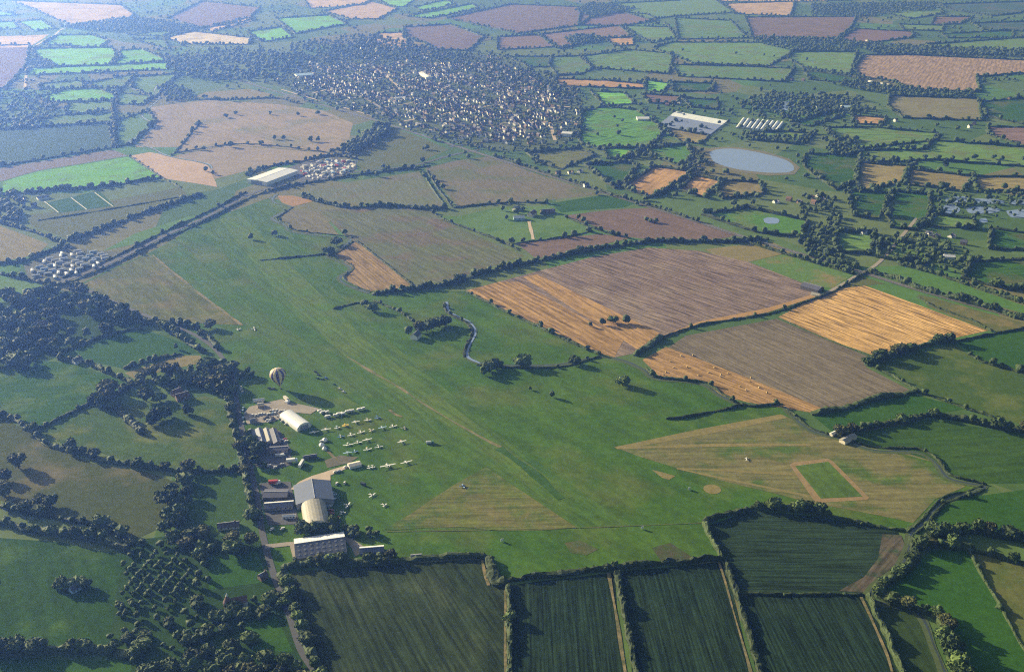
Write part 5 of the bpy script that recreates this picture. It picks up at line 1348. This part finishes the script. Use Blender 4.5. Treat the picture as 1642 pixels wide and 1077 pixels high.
# tents
def tent(x, y, r, mat, label, group=None):
    X, Y = g(x, y)
    o = empty('tent', (X, Y, 0.06), 0.4)
    n = 8
    MB().loft([[(r*math.cos(k*math.pi/4), r*math.sin(k*math.pi/4), 0) for k in range(8)], [(r*.95*math.cos(k*math.pi/4), r*.95*math.sin(k*math.pi/4), 1.5) for k in range(8)]]).build('wall', M[mat], o)
    MB().cyl((0, 0, 1.5), (0, 0, 3.4), r*1.08, 0.08, 8).build('canopy', M[mat], o)
    tag(o, label, 'tent', group)
tent(521, 706.5, 2.4, 'white', 'small white tent nearest the high winged aircraft')
tent(516, 714.5, 2.4, 'white', 'round white tent between the small tents')
tent(520.5, 720.5, 1.9, 'white', 'smallest white tent at the end of the sandy path')
tent(686, 710.5, 2.0, 'cream', 'left cream fuel tent on the open grass') if False else None
# fuel bowser on open grass
X, Y = g(689, 711)
bow = empty('fuel_bowser', (X, Y, 0.06), 0.15)
MB().cyl((-3.2, 0, 1.6), (1.2, 0, 1.6), 1.15, 1.15, 12).build('tank', M['white'], bow)
MB().box(1.7, 3.6, -1.1, 1.1, .6, 2.6).build('cab', M['green'], bow)
MB().box(-3.2, 3.5, -.6, .6, .5, .75).build('chassis', M['black'], bow)
for x in (-2.4, -1.2, 2.6):
    for s in (-1, 1):
        MB().cyl((x, s*1.0 - .12, .5), (x, s*1.0 + .12, .5), .5, .5, 8).build('wheel', M['tyre'], bow)
tag(bow, 'pale tanker truck alone on the mown grass', 'tanker')

# ------------------------------------------------------------------ aircraft (nose along +x)
def aircraft(body, wing, high=True, span=10.6, twin=False, biplane=False, stripe=None):
    name = 'biplane' if biplane else 'light_aircraft'
    r = empty(name, (0, 0, 0))
    E = lambda x, w, z0, z1: [(x, w*math.cos(a), (z0+z1)/2 + (z1-z0)/2*math.sin(a)) for a in [k*math.pi/4 + .39 for k in range(8)]]
    fu = MB().loft([E(2.3, .32, .75, 1.35), E(1.9, .5, .55, 1.55), E(.8, .58, .5, 1.7), E(.2, .6, .5, 2.0), E(-1.0, .56, .55, 1.95), E(-2.0, .36, .75, 1.55), E(-4.6, .12, 1.0, 1.3)]).build('fuselage', M[body], r, smooth=True)
    MB().loft([E(.72, .59, 1.35, 1.83), E(.1, .615, 1.4, 2.02), E(-.9, .59, 1.4, 1.97)]).build('window_band', M['glass'], fu)
    def panel(x0, x1, y0, y1, z, t, x0t, x1t, dih=0.0):
        return MB().loft([[(x0, y0, z), (x1, y0, z), (x1, y0, z + t), (x0, y0, z + t)], [(x0t, y1, z + dih), (x1t, y1, z + dih), (x1t, y1, z + dih + t*.6), (x0t, y1, z + dih + t*.6)]])
    zs = [(2.02, .18)] if high else [(.72, .18)]
    if biplane: zs = [(2.25, .14), (.75, .14)]
    for z, t in zs:
        for s in (-1, 1):
            panel(-.95, .75, 0.0, s * span/2, z, t, -.75, .6, 0.05 if high else 0.35).build('wing', M[wing], r)
    if high or biplane:
        for s in (-1, 1):
            MB().cyl((.1, s*.55, .75), (.1, s*span*.24, 2.1), .05, .05, 5).build('strut', M['silver'], r)
    for s in (-1, 1):
        panel(-4.7, -3.75, 0.0, s*1.65, 1.15, .1, -4.6, -4.0).build('tailplane', M[wing], r)
    MB().add([(-4.75, -.05, 1.1), (-3.6, -.05, 1.25), (-4.35, -.04, 2.6), (-4.8, -.04, 2.6), (-4.75, .05, 1.1), (-3.6, .05, 1.25), (-4.35, .04, 2.6), (-4.8, .04, 2.6)],
             [(0,1,2,3),(7,6,5,4),(0,4,5,1),(1,5,6,2),(2,6,7,3),(3,7,4,0)]).build('fin', M[stripe or body], r)
    if twin:
        for s in (-1, 1):
            MB().loft([E2 for E2 in ([(x, s*2.1 + w*math.cos(k*math.pi/3), .95 + w*math.sin(k*math.pi/3)) for k in range(6)] for x, w in ((1.9, .25), (1.3, .42), (-.6, .3)))]).build('engine', M[body], r)
            MB().box(1.92, 1.97, s*2.1 - .95, s*2.1 + .95, .9, 1.0).build('propeller', M['black'], r)
    else:
        MB().box(2.36, 2.41, -.06, .06, .15, 1.95).build('propeller', M['black'], r)
        MB().cyl((2.3, 0, 1.05), (2.6, 0, 1.05), .18, .04, 8).build('spinner', M[stripe or 'silver'], r)
    for x, y in ((-.5, 1.15), (-.5, -1.15), (1.6, 0)):
        MB().cyl((x, y*.45, .75), (x, y, .28), .05, .05, 5).build('gear_leg', M['silver'], r)
        MB().cyl((x, y - .08, .24), (x, y + .08, .24), .24, .24, 8).build('wheel', M['tyre'], r)
    return r
APROTO = {}
H0 = RAD(-66)
def plane(x, y, label, body='white', wing='white', high=True, span=10.6, rz=None, group=None, twin=False, biplane=False, stripe=None):
    X, Y = g(x, y)
    key = (body, wing, high, span, twin, biplane, stripe)
    if key not in APROTO:
        APROTO[key] = aircraft(body, wing, high, span, twin, biplane, stripe); o = APROTO[key]
    else: o = copy_tree(APROTO[key])
    o.location = (X, Y, 0.2); o.rotation_euler = (0, 0, H0 + random.uniform(-.1, .1) if rz is None else rz)
    o.scale = (0.72, 0.72, 0.72)
    return tag(o, label, 'aircraft', group)
gr = 'light aircraft parked in rows on the grass'
for i, (x, y, hi, st) in enumerate([(504,695,1,None),(523,690.5,1,'red')]):
    plane(x, y, ['white high winged aircraft just below the white hangar', 'white high winged aircraft with red fin near the trailers'][i], high=True, span=12.5, stripe=st, group=gr)
plane(541, 687, 'small pale blue aircraft at the start of the back row', 'lightblue', 'white', False, 7.5, group=gr)
plane(554, 683.5, 'yellow biplane in the back row', 'yellow', 'yellow', True, 8.5, biplane=True, group=gr)
plane(570.5, 678.5, 'white high winged aircraft with blue fin in the back row', high=True, stripe='blue', group=gr)
plane(589.5, 674.5, 'white low winged aircraft with red fin in the back row', high=False, span=10.0, stripe='red', group=gr)
plane(605.5, 671, 'dark blue aircraft closing the back row', 'blue', 'blue', False, 9.0, group=gr)
plane(546.5, 701, 'blue low winged aircraft opening the second row', 'white', 'blue', False, 10.0, group=gr)
plane(563.5, 698.5, 'white low winged aircraft beside the blue winged one', high=False, span=10.0, group=gr)
plane(579, 694, 'white aircraft with broad red fin in the second row', high=False, span=10.6, stripe='red', group=gr)
plane(596, 691, 'cream aircraft turned sideways in the second row', 'cream', 'cream', False, 8.0, rz=RAD(-40), group=gr)
plane(613.5, 687.5, 'white aircraft with pale blue wing in the second row', 'white', 'lightblue', True, 11.5, group=gr)
plane(630.5, 684.5, 'white aircraft ending the second row by the scar', high=False, span=10.6, stripe='blue', group=gr)
plane(558.5, 714, 'white twin engined aircraft opening the third row', high=False, span=13.0, twin=True, group=gr)
plane(574, 710.5, 'white low winged aircraft in the third row middle', high=False, span=10.6, stripe='green', group=gr)
plane(589, 707, 'white long winged aircraft ending the third row', high=True, span=12.5, stripe='green', group=gr)
plane(557.5, 728, 'white aircraft with pale blue wing tip in the front row', 'white', 'lightblue', True, 11.0, stripe='blue', group=gr)
plane(569.5, 725, 'dull blue aircraft in the front row', 'lightblue', 'blue', False, 8.0, group=gr)
plane(589.5, 721.5, 'white aircraft with yellow fin in the front row', high=False, span=10.6, stripe='yellow', group=gr)
plane(607.5, 717.5, 'white aircraft with silver wing ending the front row', 'white', 'silver', False, 10.6, group=gr)
plane(644.5, 710, 'white high winged aircraft alone near the tanker', high=True, span=11.5, stripe='red')
plane(622, 749, 'large white twin engined transport beside the marquee', high=True, span=19.0, twin=True).scale = (0.9, 0.72, 0.9)
plane(652, 743, 'white high winged aircraft beyond the transport', high=True, span=15.0, stripe='blue')
plane(592.5, 751, 'white aircraft nearest the marquee, one of two nose to tail', high=False, span=6.0, rz=RAD(-70))
plane(597.5, 750, 'second white aircraft squeezed beside the transport', high=False, span=6.0, rz=RAD(-75), stripe='black')
plane(743, 780, 'small blue aircraft alone in the runway grass', 'blue', 'lightblue', False, 8.5, rz=RAD(20))
plane(597, 795, 'white aircraft with violet shadow standing on open grass', high=False, span=10.0, rz=RAD(-35), stripe='blue')
plane(558, 811, 'white aircraft parked beside the hangar corner cars', high=False, span=12.0, rz=RAD(-15))
plane(617, 811, 'small white aircraft at the edge of the tan triangle', high=False, span=7.0, rz=RAD(-30), stripe='black')
plane(549.5, 822, 'short white aircraft behind the beige hangar', high=False, span=7.0, rz=RAD(70), stripe='green')
plane(632, 675, 'little cream aircraft at the end of the scar', 'cream', 'cream', False, 7.0, rz=RAD(-60)) if False else None
plane(649, 687, 'pale cream aircraft apart from the rows', 'cream', 'cream', False, 7.0, rz=RAD(10))
plane(413 if False else 1197, 736, 'tiny white aircraft in the rough tan grass', high=False, span=4.5, rz=RAD(80))
# aircraft or marker far down the runway
X, Y = g(395, 527)
gl = empty('windsock', (X, Y, 0.06))
MB().cyl((0, 0, 0), (0, 0, 7.0), .09, .06, 6).build('pole', M['white'], gl)
MB().cyl((0, 0, 6.6), (2.8, -1.4, 6.1), .5, .25, 8).build('sock', M['cream'], gl)
tag(gl, 'pale windsock on a pole in the runway grass', 'windsock')
plane(408, 528, 'white glider standing by the lane end', high=False, span=15.0, rz=RAD(20))
plane(383, 529, 'white tug aircraft beside the glider', high=False, span=8.0, rz=RAD(-30), stripe='red')
# runway marker boards
for i, (x, y) in enumerate([(1105,785),(805,868),(1030,848),(865,385)]):
    X, Y = g(x, y)
    b_ = empty('marker_board', (X, Y, 0.06), 0.5)
    MB().box(-1.2, 1.2, -.06, .06, .5, 2.6).build('board', M['white'], b_)
    for s in (-1, 1):
        MB().box(s*1.0 - .06, s*1.0 + .06, .06, .16, 0, 2.6).build('post', M['bark'], b_)
    tag(b_, ['white board by the round bare circle', 'white board near the pale fence line', 'white board on the fence line corner', 'white sign in the farm paddock'][i], 'sign')

# ------------------------------------------------------------------ hot air balloon, standing inflated on the grass
X, Y = g(450, 623)
bal = empty('hot_air_balloon', (X, Y, 0.06))
bal.rotation_euler = (0.0, RAD(-5), 0)
prof = [(0.55, 2.6), (1.6, 4.2), (3.4, 7.0), (5.6, 10.2), (7.2, 13.2), (7.8, 15.4), (7.6, 17.4), (6.6, 19.4), (4.8, 20.9), (2.6, 21.8), (0.9, 22.1)]
NG = 16
for k in range(NG):
    q = MB(); v, f = [], []
    for i, (rr, z) in enumerate(prof):
        for j in range(4):
            a = (k + j / 3) * 2 * math.pi / NG
            bulge = 1 + 0.045 * math.sin(math.pi * j / 3)
            v.append((rr * bulge * math.cos(a), rr * bulge * math.sin(a), z))
        if i:
            f += [((i-1)*4 + j, (i-1)*4 + j + 1, i*4 + j + 1, i*4 + j) for j in range(3)]
    q.add(v, f).build('gore', M['gold' if k % 2 else 'purple'], bal, smooth=True)
MB().cyl((0, 0, 22.0), (0, 0, 22.25), 1.0, 0.7, 16).build('crown_cap', M['white'], bal)
bk = MB().loft([[(-.6, -.6, 0), (.6, -.6, 0), (.6, .6, 0), (-.6, .6, 0)], [(-.7, -.7, 1.1), (.7, -.7, 1.1), (.7, .7, 1.1), (-.7, .7, 1.1)]]).build('basket', M['bark'], bal)
MB().cyl((0, 0, 1.7), (0, 0, 2.1), .25, .2, 8).build('burner', M['metal'], bk)
for sx in (-1, 1):
    for sy in (-1, 1):
        MB().cyl((sx*.62, sy*.62, 1.1), (sx*.4, sy*.4, 2.7), .03, .03, 5).build('cable', M['black'], bk)
tag(bal, 'yellow and purple striped hot air balloon standing on the grass', 'balloon')

# ------------------------------------------------------------------ straw bales
bale_me = mesh('bale', *(lambda b: (b.v, b.f))(MB().cyl((-0.75, 0, 0.8), (0.75, 0, 0.8), 0.8, 0.8, 12)), [M['straw']])
for x, y in [(1064,601),(1068,597),(1092,571),(1111,570),(1102,589),(1136,598),(1156,601),(1167,599),(1155,604),(1187,620),(1196,626),(1204,606),(1203,612),(1217,622),(1080,590),(1120,602),(1230,630),(1240,641),(1145,590),(1075,580)]:
    X, Y = g(x, y)
    o = link('straw_bale', bale_me); o.location = (X, Y, Z2); o.rotation_euler = (0, 0, random.uniform(0, 3)); o.scale = (0.9, 0.9, 0.9)
    tag(o, 'round straw bale on the orange stubble by the stream', 'bale', 'bales on the orange stubble')
# pitch lines and rugby posts are pale strips on the sports field
for i, fl in enumerate(([71,323,94,341], [114,317,139,336], [152,309,181,331])):
    ribbon('pitch_line', fl, 1.5, Z3, M['cream'], ['white line at the clubhouse end of the sports pitch', 'white half way line of the sports pitch', 'long white line at the open end of the pitch'][i])

# ------------------------------------------------------------------ caravan park, lorry yard
def static_caravan(mat):
    r = empty('static_caravan', (0, 0, 0))
    MB().box(-4.6, 4.6, -1.6, 1.6, .4, 2.7).build('body', M[mat], r)
    for s in (-1, 1):
        MB().loft([[(-4.7, 0, 3.2), (-4.7, s*1.75, 2.68), (-4.7, s*1.75, 2.76), (-4.7, 0, 3.28)], [(4.7, 0, 3.2), (4.7, s*1.75, 2.68), (4.7, s*1.75, 2.76), (4.7, 0, 3.28)]]).build('roof_slope', M['roof_white'], r)
        MB().box(-3.5, 3.5, s*1.62 - .03, s*1.62 + .03, 1.3, 2.1).build('window', M['glass'], r)
    return r
SCP = {m_: static_caravan(m_) for m_ in ('cream', 'white', 'lightblue')}
used = set()
for p in scatter([48,428,105,402,190,406,150,430,108,448,50,445], 14.5, 0.25, 0.5):
    c = random.choice(list(SCP))
    o = SCP[c] if c not in used else copy_tree(SCP[c]); used.add(c)
    o.location = (p[0], p[1], 0.06); o.rotation_euler = (0, 0, random.choice((0.5, 0.5, 2.0)) + random.uniform(-.1, .1))
    tag(o, f'{CN[c]} static caravan in the caravan park by the straight road', 'caravan', f'{CN[c]} static caravans in the park')
    if random.random() < 0.25: pass
for i, p in enumerate(scatter([482,266,500,262,530,256,570,259,570,268,556,280,500,288,484,282], 10.5, 0.35, 0.7)):
    k = random.choice(('lorry', 'lorry', 'van', 'van', 'car'))
    c = random.choice(('white', 'white', 'white', 'white', 'white', 'white', 'cream', 'red', 'lightblue', 'silver'))
    key = ('yard_' + k, k, c)
    if key not in PROTO: PROTO[key] = car({'lorry': 'lorry', 'van': 'van', 'car': 'parked_car'}[k], c, k); o = PROTO[key]
    else: o = copy_tree(PROTO[key])
    o.location = (p[0], p[1], 0.31); o.rotation_euler = (0, 0, random.choice((0.75, 2.3)) + random.uniform(-.12, .12))
    tag(o, f'{CN[c]} {k} standing in the yard behind the warehouse', k, f'{CN[c]} {k}s in the warehouse yard')

# ------------------------------------------------------------------ the village
HOUSE = []
def house_mesh(wall, roof, L, W, e_, rg, wing):
    v, f, mi = [], [], []
    def block(x0, x1, y0, y1, along):
        b0 = len(v); ym, xm = (y0 + y1) / 2, (x0 + x1) / 2
        v.extend([(x0,y0,0),(x1,y0,0),(x1,y1,0),(x0,y1,0),(x0,y0,e_),(x1,y0,e_),(x1,y1,e_),(x0,y1,e_)])
        o = 0.35
        if along:
            v.extend([(x0,ym,rg),(x1,ym,rg), (x0-o,y0-o,e_-.2),(x1+o,y0-o,e_-.2),(x1+o,y1+o,e_-.2),(x0-o,y1+o,e_-.2),(x0-o,ym,rg+.12),(x1+o,ym,rg+.12)])
            fs = [(0,1,5,4),(2,3,7,6),(0,4,8,7,3),(1,2,6,9,5)]; rs_ = [(10,11,15,14),(12,13,14,15)]
        else:
            v.extend([(xm,y0,rg),(xm,y1,rg), (x0-o,y0-o,e_-.2),(x1+o,y0-o,e_-.2),(x1+o,y1+o,e_-.2),(x0-o,y1+o,e_-.2),(xm,y0-o,rg+.12),(xm,y1+o,rg+.12)])
            fs = [(1,2,6,5),(3,0,4,7),(0,1,5,8,4),(2,3,7,9,6)]; rs_ = [(11,12,15,14),(13,10,14,15)]
        for q in fs: f.append([i + b0 for i in q]); mi.append(0)
        for q in rs_: f.append([i + b0 for i in q]); mi.append(1)
    block(-L/2, L/2, -W/2, W/2, True)
    if wing: block(-L*.1, L*.35, -W*.95, -W*.3, False)
    b0 = len(v); x, y = L*.3, 0.3
    v.extend([(x,y-.4,rg-.6),(x+.9,y-.4,rg-.6),(x+.9,y+.4,rg-.6),(x,y+.4,rg-.6),(x,y-.4,rg+1.3),(x+.9,y-.4,rg+1.3),(x+.9,y+.4,rg+1.3),(x,y+.4,rg+1.3)])
    for q in [(4,5,6,7),(0,1,5,4),(1,2,6,5),(2,3,7,6),(3,0,4,7)]: f.append([i + b0 for i in q]); mi.append(2)
    # windows, proud of the long walls
    for s in (-1, 1):
        for wx in (-L*.3, 0.0, L*.25):
            for wz in ((1.0, 2.1),) if e_ < 3.5 else ((0.9, 2.0), (3.4, 4.4)):
                b0 = len(v); yy = s * (W/2 + .03)
                v.extend([(wx-.6,yy,wz[0]),(wx+.6,yy,wz[0]),(wx+.6,yy,wz[1]),(wx-.6,yy,wz[1])])
                f.append([b0, b0+1, b0+2, b0+3] if s < 0 else [b0+3, b0+2, b0+1, b0]); mi.append(3)
    return mesh('house', v, f, [M[wall], M[roof], M['brick'], M['glass']], mi)
WALLN = {'white': 'white', 'cream': 'cream', 'brick': 'brick'}
ROOFN = {'red_tile': 'red tiled', 'slate': 'slate', 'brown_tile': 'brown tiled'}
for wall in ('white', 'cream', 'brick'):
    for roof in ('red_tile', 'slate', 'brown_tile'):
        HOUSE.append((wall, roof, house_mesh(wall, roof, 8.5, 6.2, 4.4, 7.0, False), house_mesh(wall, roof, 9.5, 6.2, 2.6, 4.9, True)))
spots, face = [], []
vpoly = gp(VILLAGE)
for row in range(-19, 20):
    base = Vector(g(720, 150)); along = Vector((0.62, -0.78)); across = Vector((0.78, 0.62))
    for k in range(-75, 76):
        for side in (-1, 1):
            u = k * 12.5 + random.uniform(-3, 3)
            w_ = row * 46.0 + 26 * mnoise.noise(Vector((u * 0.004, row * 0.7, 2.0))) * 1.6
            p = base + along * u + across * (w_ + side * 11.0)
            if abs((u + 37 * row) % 170 - 85) < 9: continue
            if inside((p.x, p.y), vpoly): spots.append((p.x, p.y))
for fl in ([940,300,915,278], [895,280,930,276]): spots += [g(*fl[:2]), g(*fl[2:])]
EXTRA = [(1300,318),(1312,315),(1318,322),(1305,327),(1265,322),(1282,325),(1244,325),(1090,167),(1070,170),(1310,172),(1320,178),(1300,174),(1270,130),(1288,130),(1325,178),(1555,205),(1562,200),(1040,40),(1066,38),(1072,42),(1376,22),(1332,16),(1490,376),(1500,380),(1525,380),(1545,392),(1366,372),(1384,374),(1618,160),(30,315),(36,322),(55,332),(52,130),(10,145),(46,142),(90,165),(1390,66),(1436,195)]
vedge = wiggle(gp(VILLAGE), 0.0, 20.0)
def vkeep(p):
    x, y, s = proj(*p)
    k = mnoise.noise(Vector((p[0] * 0.008, p[1] * 0.008, 6.0)))
    if y < 104: return random.random() < 0.2
    edge = min(math.hypot(p[0] - q[0], p[1] - q[1]) for q in vedge)
    return random.random() < (0.72 + 0.6 * k) * min(1.0, 0.25 + edge / 90.0)
spots = [p for p in spots if vkeep(p)] + [g(*q) for q in EXTRA]
spots.sort(key=lambda p: -proj(p[0], p[1])[2])
RV, RF, RM, rn = [], [], [], 0
stuff_mats = {}
for i, p in enumerate(spots):
    wall, roof, two, bun = random.choices(HOUSE, weights=[2.5, 5, 2, .2, .4, .2, 1.5, 5, 2])[0]
    me_ = two if random.random() < 0.6 else bun
    px, py, _s = proj(*p)
    ang = random.choice((-0.9, 0.68, 0.68)) + random.uniform(-.25, .25) + 0.5 * mnoise.noise(Vector((p[0]*.004, p[1]*.004, 0)))
    if i < 300:
        o = link('house', me_); o.location = (p[0], p[1], 0.02); o.rotation_euler = (0, 0, ang)
        where = 'in the village' if (440 < px < 940 and 60 < py < 250) else 'out among the fields'
        ht = 'two storey house' if me_ is two else 'bungalow'
        tag(o, f'{WALLN[wall]} walled {ht} with {ROOFN[roof]} roof {where}', 'house', f'{WALLN[wall]} {ROOFN[roof]} {ht}s {where}')
    else:
        n = len(me_.vertices); co = np.empty(n*3); me_.vertices.foreach_get('co', co); co = co.reshape(-1, 3)
        ca, sa = math.cos(ang), math.sin(ang)
        RV += np.stack([co[:,0]*ca - co[:,1]*sa + p[0], co[:,0]*sa + co[:,1]*ca + p[1], co[:,2]], 1).tolist()
        loc = []
        for m_ in me_.materials:
            if m_.name not in stuff_mats: stuff_mats[m_.name] = len(stuff_mats)
            loc.append(stuff_mats[m_.name])
        for q in me_.polygons:
            RF.append([k + rn for k in q.vertices]); RM.append(loc[q.material_index])
        rn += n
if RV:
    tag(link('distant_village', mesh('distant_village', RV, RF, [bpy.data.materials[k] for k in stuff_mats], RM)), 'farther roofs of the village reading as one mass', 'houses', kind='stuff')
print('HOUSES', len(spots))
# ------------------------------------------------------------------ haze: the air over the whole country
hz, hnt, hb = new_mat('haze_air')
hnt.nodes.remove(hb)
pv = nd(hnt, 'ShaderNodeVolumePrincipled')
pv.inputs['Color'].default_value = (*HAZE_COLOR, 1)
pv.inputs['Absorption Color'].default_value = (1, 1, 1, 1)
pv.inputs['Density'].default_value = HAZE_DENSITY
pv.inputs['Anisotropy'].default_value = 0.74
hnt.links.new(pv.outputs[0], [n for n in hnt.nodes if n.type == 'OUTPUT_MATERIAL'][0].inputs['Volume'])
tag(MB().box(-R - 50, R + 50, -R - 50, R + 50, -1.0, 470.0).build('haze', hz), 'pale blue haze lying over the fields', 'haze', kind='stuff')
